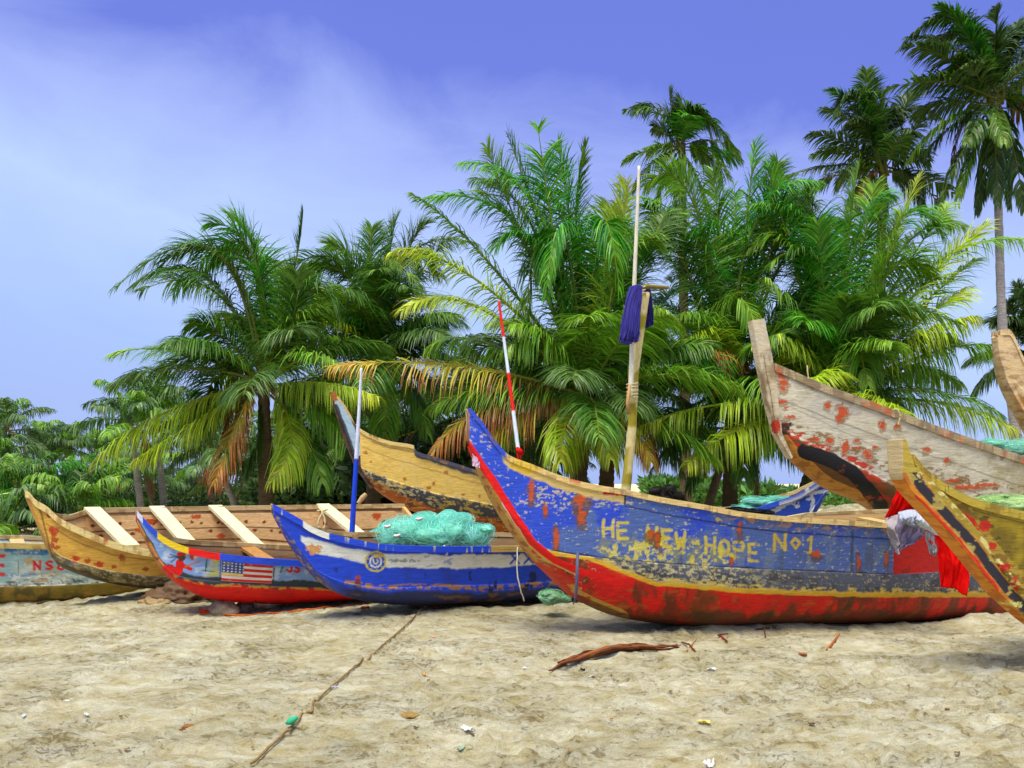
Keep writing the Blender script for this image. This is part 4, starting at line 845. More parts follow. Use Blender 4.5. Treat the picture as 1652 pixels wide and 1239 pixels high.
def net(name, label, lumps, col, Yd, ns=900, seed=1, fuzz=.2, sl=.5):
    """heap of fishing net: lumps = (bearing, height, half width px, half height px) of its bundles"""
    r = np.random.default_rng(seed); mb = MB(); base = None; cs = []
    L2 = []
    for (px, row, a, b) in lumps:
        L2.append((px, row+b*.15, a*.9, b*.85))
        for q in range(6): L2.append((px+r.uniform(-.7, .7)*a, row+r.uniform(-.75, .5)*b, a*r.uniform(.3, .55), b*r.uniform(.3, .6)))
    for (px, row, a, b) in L2:
        c = un(px, row, Yd); ra, rb = a*Yd/F, b*Yd/F; cs.append((c, ra, rb)); nu, nv = 40, 26
        th = np.linspace(0, 2*math.pi, nu+1)[:-1][:, None]; ph = np.linspace(-math.pi/2+.02, math.pi/2-.02, nv)[None]
        D = np.stack([np.cos(th)*np.cos(ph), np.sin(th)*np.cos(ph), np.sin(ph)+th*0], -1)
        g = 1+1.0*(fbm(D[..., 0]*2+px, D[..., 1]*2, D[..., 2]*2, seed, 5)-.5)+.05*np.sin(16*(D[..., 0]*.7+D[..., 2])+6*fbm(D[..., 0]*2, D[..., 1]*2, D[..., 2]*2, seed+1))
        P = c+D*np.array([ra, min(ra, .3)*.8, rb])*(g*.88)[..., None]+np.array([0, r.uniform(-.1, .1), 0])
        f = gridf(nu+0, nv); f2 = np.stack([(nu-1)*nv+np.arange(nv-1), np.arange(nv-1), np.arange(nv-1)+1, (nu-1)*nv+np.arange(nv-1)+1], -1)
        cc = np.asarray(col)*(.5+.85*fbm(P[..., 0]*12, P[..., 1]*12, P[..., 2]*12, seed+4, 3).reshape(-1))[:, None]
        mb.add(P.reshape(-1, 3), np.concatenate([f, f2]), cc)
    for k in range(ns):
        c, ra, rb = cs[r.integers(len(cs))]; d = r.normal(size=3); d[1] = -abs(d[1]); d[2] = abs(d[2])*1.1-.2; d /= np.linalg.norm(d)
        tdir = r.normal(size=3); tdir -= d*tdir.dot(d); tdir /= np.linalg.norm(tdir)+1e-6; m = 10; ln = r.uniform(.5, 1.3)*sl
        q = np.linspace(-1, 1, m)[:, None]; dd = d+tdir*q*ln/max(ra, .1)*.7; dd /= np.linalg.norm(dd, axis=1)[:, None]
        P = c+dd*np.array([ra, min(ra, .3)*.85, rb])*(1.0+r.uniform(-.02, .3)*fuzz*8*(1-np.abs(q)**2*.7))
        w = .0035*np.ones(m); up = np.cross(np.gradient(P, axis=0), [0, 1, .1]); up /= np.linalg.norm(up, axis=1)[:, None]+1e-9
        V = np.stack([P-up*w[:, None]/2, P+up*w[:, None]/2], 1).reshape(-1, 3)
        mb.add(V, gridf(m, 2), np.asarray(col)*r.uniform(.75, 1.5))
    V, Fc, C = mb.out(); return single(name, V, Fc, M_NET, (cs[0][0][0], cs[0][0][1], V[:, 2].min()), label, 'fishing net', np.clip(C, 0, .95))
GN = S(156, 250, 218)
net('fishing_net', 'heap of mint green fishing net piled in the blue and white canoe', [(625, 868, 28, 20), (655, 855, 38, 26), (700, 862, 42, 26), (728, 856, 34, 26), (765, 864, 28, 22), (680, 845, 18, 14)], GN, 10.2, 4500, 1)
net('fishing_net', 'small pale green wad of net on the sand under the big blue prow', [(888, 962, 20, 13), (905, 966, 15, 8)], S(160, 215, 165), 9.5, 500, 2, sl=.2)
net('fishing_net', 'mound of pale green net in the low canoe behind the lettered hull', [(1235, 812, 38, 11), (1262, 808, 22, 8), (1200, 820, 24, 7)], S(150, 228, 205), 14.0, 700, 3)
net('fishing_net', 'pale green net lying on the gunwale of the tall grey canoe at the right edge', [(1640, 722, 36, 15), (1600, 716, 22, 7)], S(165, 235, 205), 12.9, 900, 4)
net('fishing_net', 'yellowish green net heaped inside the olive prow at the right edge', [(1635, 815, 46, 18), (1600, 806, 24, 8)], S(190, 220, 150), 7.6, 1200, 5)
net('fishing_net', 'dark tangled net heaped on the low canoe behind the lettered hull', [(1075, 800, 26, 15), (1060, 808, 18, 10), (1092, 810, 16, 8)], S(38, 34, 30), 13.6, 600, 6)
net('fishing_net', 'black net ridge lying just behind the gunwale of the lettered hull', [(1215, 826, 30, 6), (1190, 822, 16, 4)], S(26, 28, 30), 12., 300, 7)
net('fishing_net', 'white net heap lying on the canoe cut off at the left', [(60, 874, 14, 5)], S(200, 205, 195), 13.2, 120, 8)
# floats, ropes and hooks
for (px, row, lab) in ((625, 850, 'white oval float at the left of the green net heap'), (640, 865, 'white oval float low on the green net heap'), (676, 838, 'white oval float at the top of the green net heap')):
    p = un(px, row, 9.72); tube('net_float', [p+np.array([-.035, 0, 0]), p+np.array([-.025, 0, .004]), p, p+np.array([.03, 0, .012]), p+np.array([.04, 0, .014])], [.005, .014, .018, .014, .005], M_MISC, S(220, 205, 190), k=8, info=(lab, 'float'))
def rope(name, label, pts, R, col, n=60, wob=.01, cat='rope'):
    P = np.array(pts); k = len(P); q = np.linspace(0, k-1, n); P = np.stack([pchip(np.arange(k), P[:, i], q) for i in range(3)], 1)
    P = P+(np.stack([fbm(q*4+s_*7, q*0, 0, s_+3, 3) for s_ in (1, 2, 3)], -1)-.5)*wob
    return tube(name, P, R, M_CLOTH, lambda V: np.asarray(col)*(.7+.6*vn(V[:,0]*60, V[:,1]*60, V[:,2]*60, 2))[:, None], k=6, info=(label, cat))
RX = np.array([(682, 986), (672, 996), (640, 1025), (600, 1060), (565, 1085), (520, 1125), (470, 1178), (440, 1205), (405, 1239)]).T
RP = np.array([onsand(np.interp(q, RX[1], RX[0]), q, .018) for q in np.linspace(1239, 986, 90)])
for _ in range(3): RP[1:-1] = RP[:-2]*.25+RP[1:-1]*.5+RP[2:]*.25
for p_ in RP: p_[2] = max(p_[2], gz(p_[0], p_[1])+.014)
rope('mooring_rope', 'thin brown rope stretched over the sand towards the viewer', list(RP)+[un(690, 972, 9.75)], .0075, S(140, 114, 70), 400, .006)
#onsand(np.interp(q, RX[1], RX[0]), q, .018) for q in np.linspace(1239, 986, 90)]+[un(690, 972, 9.75)], .0075, S(140, 114, 70), 400, .008)
p = onsand(470, 1184, .03); tube('green_rag_knot', [p+np.array([-.03, 0, .0]), p+np.array([0, 0, .012]), p+np.array([.035, 0, .035])], [.008, .026, .012], M_CLOTH, S(60, 170, 125), k=8, jit=.03, info=('green rag knotted on the rope lying on the sand', 'rag'))
rope('thin_line', 'thin white line hanging down the blue and white hull beside the X marks', [un(835, 883, 9.7), un(834, 915, 9.65), un(838, 945, 9.65), un(846, 970, 9.7)], .007, S(210, 205, 185), 40)
rope('rope_loop', 'white loop of rope tied at the gunwale of the blue and white canoe', [un(716, 880, 9.35), un(722, 888, 9.33), un(721, 895, 9.33), un(716, 893, 9.33), un(715, 886, 9.33)], .009, S(215, 215, 225), 30, .004)
rope('rope_coil', 'knotted pale rope hanging from a cross plank in the open wooden canoe', [un(514, 818, 12.6), un(520, 826, 12.5), un(513, 845, 12.5), un(519, 857, 12.5), un(525, 845, 12.5), un(520, 825, 12.5), un(528, 822, 12.6), un(512, 824, 12.5)], .014, S(215, 200, 150), 60)
rope('short_rope', 'short pale rope tied round the gunwale of the tall grey canoe', [un(1440, 662, 11.6), un(1447, 660, 11.5), un(1452, 672, 11.5), un(1449, 686, 11.5)], .011, S(200, 185, 120), 30)
rope('short_rope', 'pale rope wrapped at the prow of the tall grey canoe', [un(1303, 604, 11.8), un(1302, 590, 11.7), un(1304, 612, 11.65)], .009, S(190, 170, 110), 30)
rope('orange_cord', 'frayed orange cord lying on the sand under the flag canoe', [onsand(x, y, .01) for x, y in ((322, 991), (345, 990), (380, 994), (440, 991), (500, 984), (548, 978))], .008, S(215, 95, 25), 80, .03, 'cord')
for (x, y, w, lab) in ((333, 990, .08, 'orange tangle of cord left of the stone'), (588, 985, .05, 'orange tangle of cord in front of the blue and white hull'), (706, 981, .06, 'orange tangle of cord where the brown rope starts')):
    p = onsand(x, y, .015); r_ = np.random.default_rng(int(x)); rope('cord_tangle', lab, [p+np.array([r_.uniform(-w, w), r_.uniform(-w, w)*.6, r_.uniform(0, .03)]) for _ in range(14)], .006, S(228, 75, 20), 90, .02, 'cord')
tube('iron_hook', [un(932, 892, 8.15), un(931, 930, 8.1), un(929, 962, 8.12), un(925, 975, 8.15)], [.013, .015, .012, .005], M_MISC, S(80, 84, 110), k=8, info=('grey iron spike hanging on the red bow of the big blue canoe', 'iron spike'))
tube('iron_hook', rpts([un(412, 968, 10.1), un(413, 980, 10.1), un(408, 985, 10.1), un(400, 982, 10.1)], 16), .008, M_MISC, S(50, 35, 25), k=6, info=('small rusty iron hook under the flag canoe', 'hook'))
seg_pole('wooden_stick', 'bare crooked stick slanting up behind the gunwale of the open wooden canoe', 'stick', [un(578, 812, 13.4), un(585, 803, 13.4), un(591, 797, 13.4)], [.03, .04, .03], [(0, S(190, 160, 110))])

# =====================================================================  SAND LITTER
def rock(name, label, c, r3, col, seed, cat, rough=.35, nu=40, nv=24, sc=1.6):
    th = np.linspace(0, 2*math.pi, nu+1)[:-1][:, None]; ph = np.linspace(-math.pi/2+.01, math.pi/2-.01, nv)[None]
    D = np.stack([np.cos(th)*np.cos(ph), np.sin(th)*np.cos(ph), np.sin(ph)+th*0], -1)
    g = 1+rough*2*(fbm(D[..., 0]*sc+seed, D[..., 1]*sc, D[..., 2]*sc, seed, 5)-.5)
    P = (np.array(c)+D*np.array(r3)*g[..., None]).reshape(-1, 3); f = gridf(nu, nv); f2 = np.stack([(nu-1)*nv+np.arange(nv-1), np.arange(nv-1), np.arange(nv-1)+1, (nu-1)*nv+np.arange(nv-1)+1], -1)
    cc = np.asarray(col)*(.6+.7*fbm(P[:,0]*8, P[:,1]*8, P[:,2]*8, seed+1, 4))[:, None]
    return single(name, P, np.concatenate([f, f2]), M_MISC, c, label, cat, cc)
def onY(px, row, Y): return un(px, row, Y)
rock('stone', 'grey stone propping up the flag canoe on the sand', un(362, 986, 10.1), (.17, .14, .13), S(150, 135, 108), 3, 'stone')
rock('stone', 'smaller grey stone behind the propping stone, under the flag canoe', un(394, 984, 10.3), (.12, .12, .09), S(105, 98, 86), 4, 'stone')
rock('dirt_heap', 'brown heap of clotted earth and roots under the open wooden canoe', un(292, 970, 11.1), (.42, .3, .2), S(92, 66, 38), 6, 'earth heap', .5, 80, 40, 3.)
rock('dirt_heap', 'low lumpy lump of earth at the left foot of the brown heap', un(255, 974, 10.9), (.22, .2, .08), S(150, 125, 80), 8, 'earth heap', .5, 60, 30, 3.)
def husk():
    r = np.random.default_rng(5); mb = MB()
    path = np.array([onsand(x, y, .02) for x, y in ((888, 1086), (915, 1074), (950, 1066), (990, 1056), (1025, 1049), (1060, 1052), (1095, 1049))])
    for k in range(26):
        m = 14; a = r.uniform(0, .35); b = r.uniform(.5, 1.) if k > 5 else r.uniform(.3, .5); q = np.linspace(a, b*.72 if k < 18 else 1, m)*(len(path)-1)
        P = np.stack([np.interp(q, np.arange(len(path)), path[:, i]) for i in range(3)], 1)+r.normal(size=3)*[.0, .022, .012]+(np.stack([fbm(q*1.5+k, q*0, k, i, 2) for i in range(3)], -1)-.5)*.05
        P[:, 2] = np.maximum(P[:, 2], path[0, 2]-.01)+.012
        V, Fc = tube_geo(P, np.interp(np.linspace(0, 1, m), [0, .4, 1], [.006, r.uniform(.008, .02), .004]), 6, False); mb.add(V, Fc, S(128, 72, 34)*r.uniform(.35, 1.3))
    V, Fc, C = mb.out(); single('palm_husk', V, Fc, M_WOOD, path[2], 'dry reddish brown palm husk lying on the sand in front of the big blue canoe', 'palm husk', C)
husk()
def sticks(pts, R, lab, col, name='driftwood_stick', cat='stick', group=None):
    P = [onsand(x, y, .012+dz) for x, y, dz in pts]; return tube(name, rpts(P, 12), R, M_WOOD, col, k=6, jit=.008, info=(lab, cat, group))
sticks([(1100, 1040, 0), (1112, 1048, .03), (1122, 1056, 0)], .008, 'short dark crossed twig beyond the end of the palm husk', S(120, 55, 25))
sticks([(1160, 1028, 0), (1172, 1038, .01)], .010, 'short reddish twig stub below the keel of the big blue canoe', S(140, 50, 25))
sticks([(1158, 1030, .02), (1174, 1028, .02)], .007, 'reddish twig lying across the twig stub below the big blue keel', S(120, 45, 22))
sticks([(1233, 1020, .04), (1235, 1034, 0)], .006, 'thin dark upright twig stuck in the sand below the big blue keel', S(90, 55, 30))
sticks([(1334, 1052, 0), (1354, 1032, .03)], .011, 'bright orange brown stick slanting on the sand below the big blue keel', S(165, 88, 36))
sticks([(1288, 1057, 0), (1302, 1061, 0)], .012, 'flat orange brown wood chip on the sand, left of the slanting stick', S(150, 88, 42))
sticks([(1220, 1018, 0), (1242, 1013, .01)], .009, 'dark twig right under the keel of the big blue canoe', S(90, 50, 28))
sticks([(60, 975, .0), (110, 968, .01), (170, 962, 0)], .02, 'long thin driftwood branch under the mossy log of the left canoe', S(80, 62, 38))
sticks([(1108, 1052, 0), (1124, 1036, .02)], .006, 'pale straw standing over the dark crossed twig', S(170, 120, 50))
def scrap(px, row, w, col, lab, cat='litter', seed=0, flat=.4, name='plastic_scrap', group=None):
    r = np.random.default_rng(seed+int(px)); n = 12; c = onsand(px, row, .012); u, v = np.meshgrid(np.linspace(-1, 1, n), np.linspace(-1, 1, n), indexing='ij')
    a = r.uniform(0, 3); R_ = 1-.25*fbm(u*2+seed, v*2, px, 1, 3); x = u*w*R_; y = v*w*flat*R_
    P = np.stack([x*math.cos(a)-y*math.sin(a)*.7, x*math.sin(a)*.5+y*math.cos(a), .9*w*(fbm(u*1.6, v*1.6+px, seed, 2, 3)-.35)], -1).reshape(-1, 3)+c
    o = single(name, P, gridf(n, n), M_MISC, c, lab, cat, col, group=group); md = o.modifiers.new('thickness', 'SOLIDIFY'); md.thickness = .003; return o
WT = S(215, 220, 235)
for a in [(752, 1186, .055, WT, 'crumpled white paper scrap lying alone at the middle of the front sand'), (1148, 1082, .035, WT, 'white curled plastic scrap right of the palm husk'), (955, 1090, .035, S(195, 195, 200), 'white crumpled scrap beside the black rag'),
          (846, 1080, .02, WT, 'tiny white scrap left of the palm husk'), (1145, 1237, .08, S(225, 215, 215), 'crumpled white bag at the lower frame edge'), (684, 1091, .035, S(215, 150, 55), 'orange leaf scrap on the sand, right of the rope'),
          (395, 1061, .03, S(150, 135, 30), 'olive leaf scrap on the sand below the flag canoe'), (140, 1155, .03, WT, 'white plastic shred on the sand at lower left'), (108, 1134, .03, S(200, 210, 225), 'pale shred at left, above the white shred'),
          (38, 1158, .03, WT, 'small white scrap near the left frame edge'), (540, 1112, .03, S(190, 190, 215), 'pale violet scrap just left of the rope'), (312, 1078, .018, S(205, 195, 195), 'pinkish scrap on the sand below the stone'),
          (1136, 1168, .04, S(225, 195, 95), 'yellow leaf scrap on the sand right of the white paper'), (516, 994, .03, S(215, 205, 120), 'yellow scrap under the end of the flag canoe'), (700, 1031, .02, S(220, 120, 90), 'small orange bit right of the rope, near the hulls'),
          (1272, 1017, .03, S(225, 165, 40), 'yellow leaf bit under the keel of the big blue canoe'), (590, 1102, .02, S(190, 195, 225), 'tiny pale scrap right of the rope middle'), (178, 980, .03, S(215, 205, 170), 'white shell bit in front of the mossy log'),
          (745, 1212, .04, S(150, 175, 150), 'grey green scrap below the white paper'), (1082, 1115, .02, S(140, 125, 50), 'olive bit on the sand below the palm husk')]:
    scrap(*a[:4], a[4])
scrap(940, 1084, .06, S(30, 30, 40), 'black rag tucked beside the palm husk', 'rag', name='black_rag')
r = np.random.default_rng(12)
for k in range(36):
    px, row = r.uniform(20, 1630), 1010+230*r.uniform(0, 1)**1.2
    scrap(px, row, r.uniform(.008, .02), S(*r.choice([[120, 80, 40], [90, 60, 30], [150, 110, 50]], 1)[0])*1., 'small brown leaf bit scattered on the open sand', 'leaf bit', k, .5, 'leaf_bit', 'brown leaf bits scattered over the sand')
# chips for the loose mat of dug-up sand
rock('sand_clod', 'crusty dark clod in the sand at the right of the white paper', onsand(660, 1155, .0), (.06, .04, .02), S(150, 120, 55), 21, 'clod', .5, 30, 18, 3)
rock('sand_clod', 'pair of small orange brown clods left of the green knot', onsand(305, 1174, .0), (.04, .025, .02), S(150, 90, 35), 22, 'clod', .5, 30, 18, 3)
# =====================================================================  PALMS
PAL = {'d': (S(58, 114, 30), S(124, 164, 52)), 'g': (S(40, 142, 28), S(124, 186, 46)), 'm': (S(98, 160, 34), S(160, 194, 60)), 'l': (S(160, 198, 32), S(206, 208, 68)), 'y': (S(196, 196, 40), S(214, 160, 70)), 'b': (S(150, 146, 48), S(184, 112, 50)), 'n': (S(158, 108, 56), S(128, 86, 48)), 'k': (S(70, 110, 46), S(118, 150, 66)), 'f': (S(88, 130, 70), S(130, 160, 92))}  # f key: leaf green paled to paint in distance haze
def frond(parent, P0, P1, P2, key='m', Lf=.98, n=145, grav=.55, wid=.027, seed=0, narrow=1., drop=1.):
    r = np.random.default_rng(seed); base, tip = PAL[key]
    P0, P1, P2 = map(np.asarray, (P0, P1, P2))
    def bz(s): s = s[:, None]; return (1-s)**2*P0+2*s*(1-s)*P1+s*s*P2
    def bt(s): s = s[:, None]; t = 2*(1-s)*(P1-P0)+2*s*(P2-P1); return t/(np.linalg.norm(t, axis=1)[:, None]+1e-9)
    L_ = np.linalg.norm(P1-P0)+np.linalg.norm(P2-P1)
    mb = MB(); s = np.linspace(0, 1, 18); V, Fc = tube_geo(bz(s), .045*(1-s*.88)*min(1, L_/4), 5, False); mb.add(V, Fc, base*.5+S(170, 160, 60)*.5)
    s = np.linspace(.14, .995, n); s = np.repeat(s, 2)+r.uniform(-.004, .004, 2*n); s = np.clip(s, 0, 1); sg = np.tile([1., -1.], n)
    gap = fbm(s*14, s*0+seed, 0, seed, 2); keep = (r.random(2*n) > .05) & (gap > .27); s, sg = s[keep], sg[keep]; m = len(s)
    B = bz(s); T = bt(s); up = np.array([0, 0, 1.])
    Sd = np.cross(T, up); nrm = np.linalg.norm(Sd, axis=1)[:, None]; alt = np.array([math.cos(seed), math.sin(seed), 0]); Sd = np.where(nrm < .25, Sd+alt*.4, Sd); Sd /= np.linalg.norm(Sd, axis=1)[:, None]
    Nn = np.cross(Sd, T); roll = r.uniform(-.5, .5); Sd, Nn = Sd*math.cos(roll)+Nn*math.sin(roll), Nn*math.cos(roll)-Sd*math.sin(roll)
    fw = .45+.9*s[:, None]**1.5
    D = Sd*sg[:, None]*narrow+T*fw+Nn*r.uniform(.12, .45, m)[:, None]+r.normal(size=(m, 3))*.11-np.array([0, 0, 1.])*grav*.4
    D /= np.linalg.norm(D, axis=1)[:, None]
    ln = Lf*np.interp(s, [0, .14, .35, .7, .9, 1], [.4, .55, 1, .85, .5, .28])*r.uniform(.75, 1.12, m)
    w = wid*r.uniform(.75, 1.2, m); W = np.cross(D, Nn); W /= np.linalg.norm(W, axis=1)[:, None]+1e-9
    W = W+Nn*r.uniform(-.6, .6, m)[:, None]; W /= np.linalg.norm(W, axis=1)[:, None]
    pts = [B]; Dc = D; g = grav*drop*r.uniform(.7, 1.4, m)[:, None]
    for k in range(3):
        pts.append(pts[-1]+Dc*(ln/3)[:, None]); Dc = Dc+np.array([0, 0, -1.])*g; Dc /= np.linalg.norm(Dc, axis=1)[:, None]
    prof = [.7, 1., .75, .12]
    V = np.stack([np.stack([pts[k]-W*(w*prof[k]/2)[:, None], pts[k]+W*(w*prof[k]/2)[:, None]], 1) for k in range(4)], 1).reshape(-1, 3)
    i = (np.arange(m)*8)[:, None]; Fc = np.concatenate([i+np.array([[2*k, 2*k+1, 2*k+3, 2*k+2]]) for k in range(3)])
    jit = r.uniform(.55, 1.35, m); mixc = np.clip(r.normal(.25, .25, m)+.35*(s > .8), 0, 1)
    c = (base[None]*(1-mixc[:, None])+tip[None]*mixc[:, None])*jit[:, None]
    C = np.repeat(c[:, None], 8, 1); 
    if key in 'yb': tw = (r.random(m) < (.5 if key == 'y' else .8))[:, None]; C[:, 4:] = np.where(tw[:, :, None], S(165, 100, 50)*jit[:, None, None], C[:, 4:])
    mb.add(V, Fc, C.reshape(-1, 3)); V, Fc, C = mb.out()
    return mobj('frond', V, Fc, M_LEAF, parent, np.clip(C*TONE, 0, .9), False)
def trunk(parent, pts, r0, r1, col, n=70):
    P = np.array(pts); k = len(P); q = np.linspace(0, k-1, n); P = np.stack([pchip(np.arange(k), P[:, i], q) for i in range(3)], 1)
    s = q/(k-1); R = r0+(r1-r0)*s; R = R*(1+.05*np.sin(np.arange(n)*2.1))*(1+.35*np.exp(-s*14))
    V, Fc = tube_geo(P, R, 12); cc = np.asarray(col)*(.65+.6*fbm(V[:,0]*5, V[:,1]*5, V[:,2]*9, 3, 3))[:, None]
    return mobj('trunk', V, fixdeg(Fc), M_TRUNK, parent, cc)
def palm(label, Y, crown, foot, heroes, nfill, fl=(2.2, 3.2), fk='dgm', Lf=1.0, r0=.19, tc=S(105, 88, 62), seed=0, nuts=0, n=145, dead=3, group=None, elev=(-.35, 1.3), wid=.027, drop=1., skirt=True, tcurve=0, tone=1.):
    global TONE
    TONE = tone  # darkens leaf colour: silhouette shade against the sky painted into tall back palms
    r = np.random.default_rng(seed); C = un(crown[0], crown[1], Y); fx = (foot-CX)/F*Y; Ft = np.array([fx, Y+r.uniform(-.3, .3), float(ground(fx, Y))-.15])
    R = root('palm_tree', Ft, label, 'palm tree', group); mid = (C+Ft)/2+np.array([tcurve, 0, 0])
    trunk(R, [Ft, (Ft+mid)/2, mid, (C+mid)/2, C+np.array([0, 0, .15])], r0, r0*.6, tc)
    k = 0; H2 = []
    for h in heroes:
        H2.append(h)
        if len(h) > 6 and h[6] is UP and skirt:
            sd_ = 1 if h[0]+r.normal()*60 > crown[0] else -1; q_ = 19./Y
            H2.append((h[0]+sd_*r.uniform(45, 120)*q_, h[1]+r.uniform(30, 120)*q_, h[2]+sd_*r.uniform(5, 30)*q_, h[3]-r.uniform(10, 50)*q_, h[4]+r.uniform(-.8, .8), r.choice(list('gmd')) if h[5] in 'gml' else h[5], {'g': .55, 'n': 120}))
    for h in H2:
        tx, ty, mx_, my, dY, key = h[:6]; T = un(tx, ty, Y+dY); M_ = un(mx_, my, Y+dY*.45); c0 = C+r.normal(size=3)*.08; P1 = 2*M_-.5*(c0+T)
        opt = h[6] if len(h) > 6 else {}
        frond(R, c0, P1, T, key, opt.get('Lf', Lf), opt.get('n', n), opt.get('g', .45), wid, seed*100+k, opt.get('nar', 1.), drop); k += 1
    for j in range(nfill):
        az = j*2.39996+r.uniform(-.3, .3); el = elev[0]+(elev[1]-elev[0])*((j+.5)/nfill)**.8+r.uniform(-.12, .12); ln = r.uniform(*fl)
        h_ = np.array([math.cos(az), math.sin(az), 0]); d = h_*math.cos(el)+np.array([0, 0, math.sin(el)])
        P1 = C+d*ln*.6; T = P1+(h_*(.45 if el > .9 else .55)+np.array([0, 0, math.sin(el)*.35-.38-.1*r.random()]))*ln*.62
        key = r.choice(list(fk)) if el > -.1 else r.choice(list(fk+fk+'b'))
        frond(R, C+r.normal(size=3)*.08, P1, T, key, Lf, n, .5, wid, seed*100+60+j, 1., drop); k += 1
    for j in range(dead):
        az = r.uniform(0, 6.28); h_ = np.array([math.cos(az), math.sin(az), 0]); ln = r.uniform(1.3, 2.); P1 = C+h_*ln*.45; T = C+h_*ln*.55-np.array([0, 0, ln*.8])
        frond(R, C, P1, T, 'n', Lf*.6, n//2, .9, wid*.7, seed*100+90+j, .6)
    for j in range(nuts):
        p = C+np.array([r.uniform(-.45, .45), -r.uniform(.1, .5), -r.uniform(.0, .6)]); nn = 12
        th = np.linspace(0, 2*math.pi, nn+1)[:-1][:, None]; ph = np.linspace(-1.5, 1.5, 8)[None]
        V = p+np.stack([np.cos(th)*np.cos(ph)*.1, np.sin(th)*np.cos(ph)*.1, np.sin(ph)*.13+th*0], -1); V = V.reshape(-1, 3)
        f = gridf(nn, 8); f2 = np.stack([(nn-1)*8+np.arange(7), np.arange(7), np.arange(7)+1, (nn-1)*8+np.arange(7)+1], -1)
        mobj('coconut', V, np.concatenate([f, f2]), M_MISC, R, np.ones((len(V), 3))*S(*r.choice([[190, 125, 30], [150, 130, 35], [175, 105, 40]], 1)[0]))
    return R
SP = {'nar': .25, 'g': .1, 'Lf': .5}; UP = {'g': .3, 'nar': .72, 'n': 150}; DN = {'g': 1.1}
palm('leftmost big palm with a thin upright spear frond and long lime fronds hanging left', 19., (425, 622), 432, [
    (489, 338, 470, 455, -.2, 'd', SP), (335, 360, 412, 425, -.4, 'g', UP), (372, 350, 420, 440, .3, 'm', UP), (262, 425, 365, 425, -.3, 'd', UP), (212, 463, 335, 450, -.6, 'd'), (225, 470, 345, 470, .4, 'k'), (180, 572, 300, 568, .2, 'm'), (250, 600, 345, 575, -.5, 'd'),
    (330, 690, 350, 610, .5, 'd'), (150, 745, 262, 668, -.9, 'l', DN), (218, 742, 318, 680, -1.2, 'l', DN), (345, 782, 380, 690, -1.3, 'b', DN), (440, 775, 470, 690, -1.5, 'l', DN), (610, 640, 520, 618, -1.3, 'l', DN), (560, 720, 520, 660, -.8, 'm', DN), (520, 780, 490, 700, -1., 'd', DN),
    (440, 420, 450, 500, .8, 'k'), (480, 440, 470, 520, -.6, 'd', UP), (520, 500, 490, 540, .5, 'm'), (390, 520, 430, 540, 1., 'd'), (400, 760, 420, 690, 0, 'k', DN), (300, 700, 360, 650, 1.5, 'k')], 15, (2.4, 3.2), 'dkml', seed=1)
palm('palm between the leftmost one and the coconut palm, rounded dark crown', 21.5, (612, 575), 600, [
    (500, 432, 570, 455, -.5, 'd', UP), (530, 395, 580, 440, .2, 'm', UP), (600, 368, 600, 450, -.3, 'd', UP), (640, 352, 625, 440, .4, 'd', UP), (690, 360, 650, 430, -.2, 'k', UP), (725, 385, 665, 460, .3, 'k'), (500, 470, 555, 480, .8, 'd'), (465, 565, 540, 548, -1., 'l', DN), (490, 530, 560, 520, -.8, 'g'),
    (480, 640, 550, 590, -.9, 'm', DN), (545, 700, 575, 630, -1.2, 'b', DN), (620, 730, 620, 640, -1.4, 'm', DN), (690, 700, 660, 620, -1., 'd', DN), (740, 600, 680, 560, -.7, 'd'), (720, 520, 670, 520, .5, 'k'), (520, 620, 560, 600, .5, 'k', DN)], 24, (2.4, 3.3), 'dkdml', seed=2)
palm('central palm carrying orange coconuts, with a long horizontal lime frond', 18., (950, 642), 915, [
    (663, 312, 790, 425, -.4, 'm', {'nar': .4, 'g': .7, 'Lf': .55}), (785, 238, 850, 400, -.3, 'm', UP), (820, 220, 880, 400, .5, 'd', UP), (868, 205, 895, 390, -.4, 'g', UP), (900, 235, 925, 400, .2, 'g', UP), (947, 228, 930, 390, -.2, 'd', {'nar': .4, 'g': .1, 'Lf': .6}),
    (775, 310, 850, 400, .4, 'm'), (800, 400, 870, 410, -.5, 'g'), (632, 408, 770, 452, -.9, 'l'), (650, 500, 780, 500, -1.2, 'l'), (690, 560, 790, 555, .4, 'm', DN), (522, 592, 740, 590, -1.5, 'y', {'g': .9, 'n': 130}), (690, 742, 800, 650, -1.3, 'b', DN), (770, 730, 850, 660, -.9, 'y', DN),
    (1012, 292, 990, 450, -.4, 'l', UP), (985, 330, 975, 440, .5, 'm', UP), (1048, 400, 1010, 480, .5, 'g', UP), (1075, 340, 1030, 450, .8, 'k'), (880, 480, 910, 380, -1.1, 'g', {'g': .8}), (1000, 470, 970, 370, -1.0, 'g', {'g': .8}), (850, 520, 880, 400, -.6, 'd', DN), (1090, 520, 1020, 540, -.7, 'm'),
    (905, 745, 915, 680, -1.6, 'l', DN), (985, 740, 965, 665, -1.8, 'l', DN), (1050, 745, 1010, 670, -1.2, 'y', DN), (700, 640, 820, 610, .3, 'k', DN), (740, 580, 850, 560, .9, 'k'), (830, 760, 880, 690, .2, 'k', DN), (1075, 690, 1020, 640, .6, 'd', DN), (820, 560, 880, 560, -.9, 'm', DN)], 17, (2.5, 3.4), 'dgmkm', nuts=16, seed=3, dead=2, r0=.2)
palm('second trunk of the central clump, just right of the coconut palm', 18.7, (985, 640), 975, [(1000, 300, 1000, 450, .4, 'm', UP), (1085, 450, 1050, 530, .6, 'd'), (880, 640, 930, 600, .5, 'k'), (1100, 760, 1050, 680, .5, 'k', DN)], 10, (2., 2.8), 'kdm', seed=4, dead=3, nuts=4)
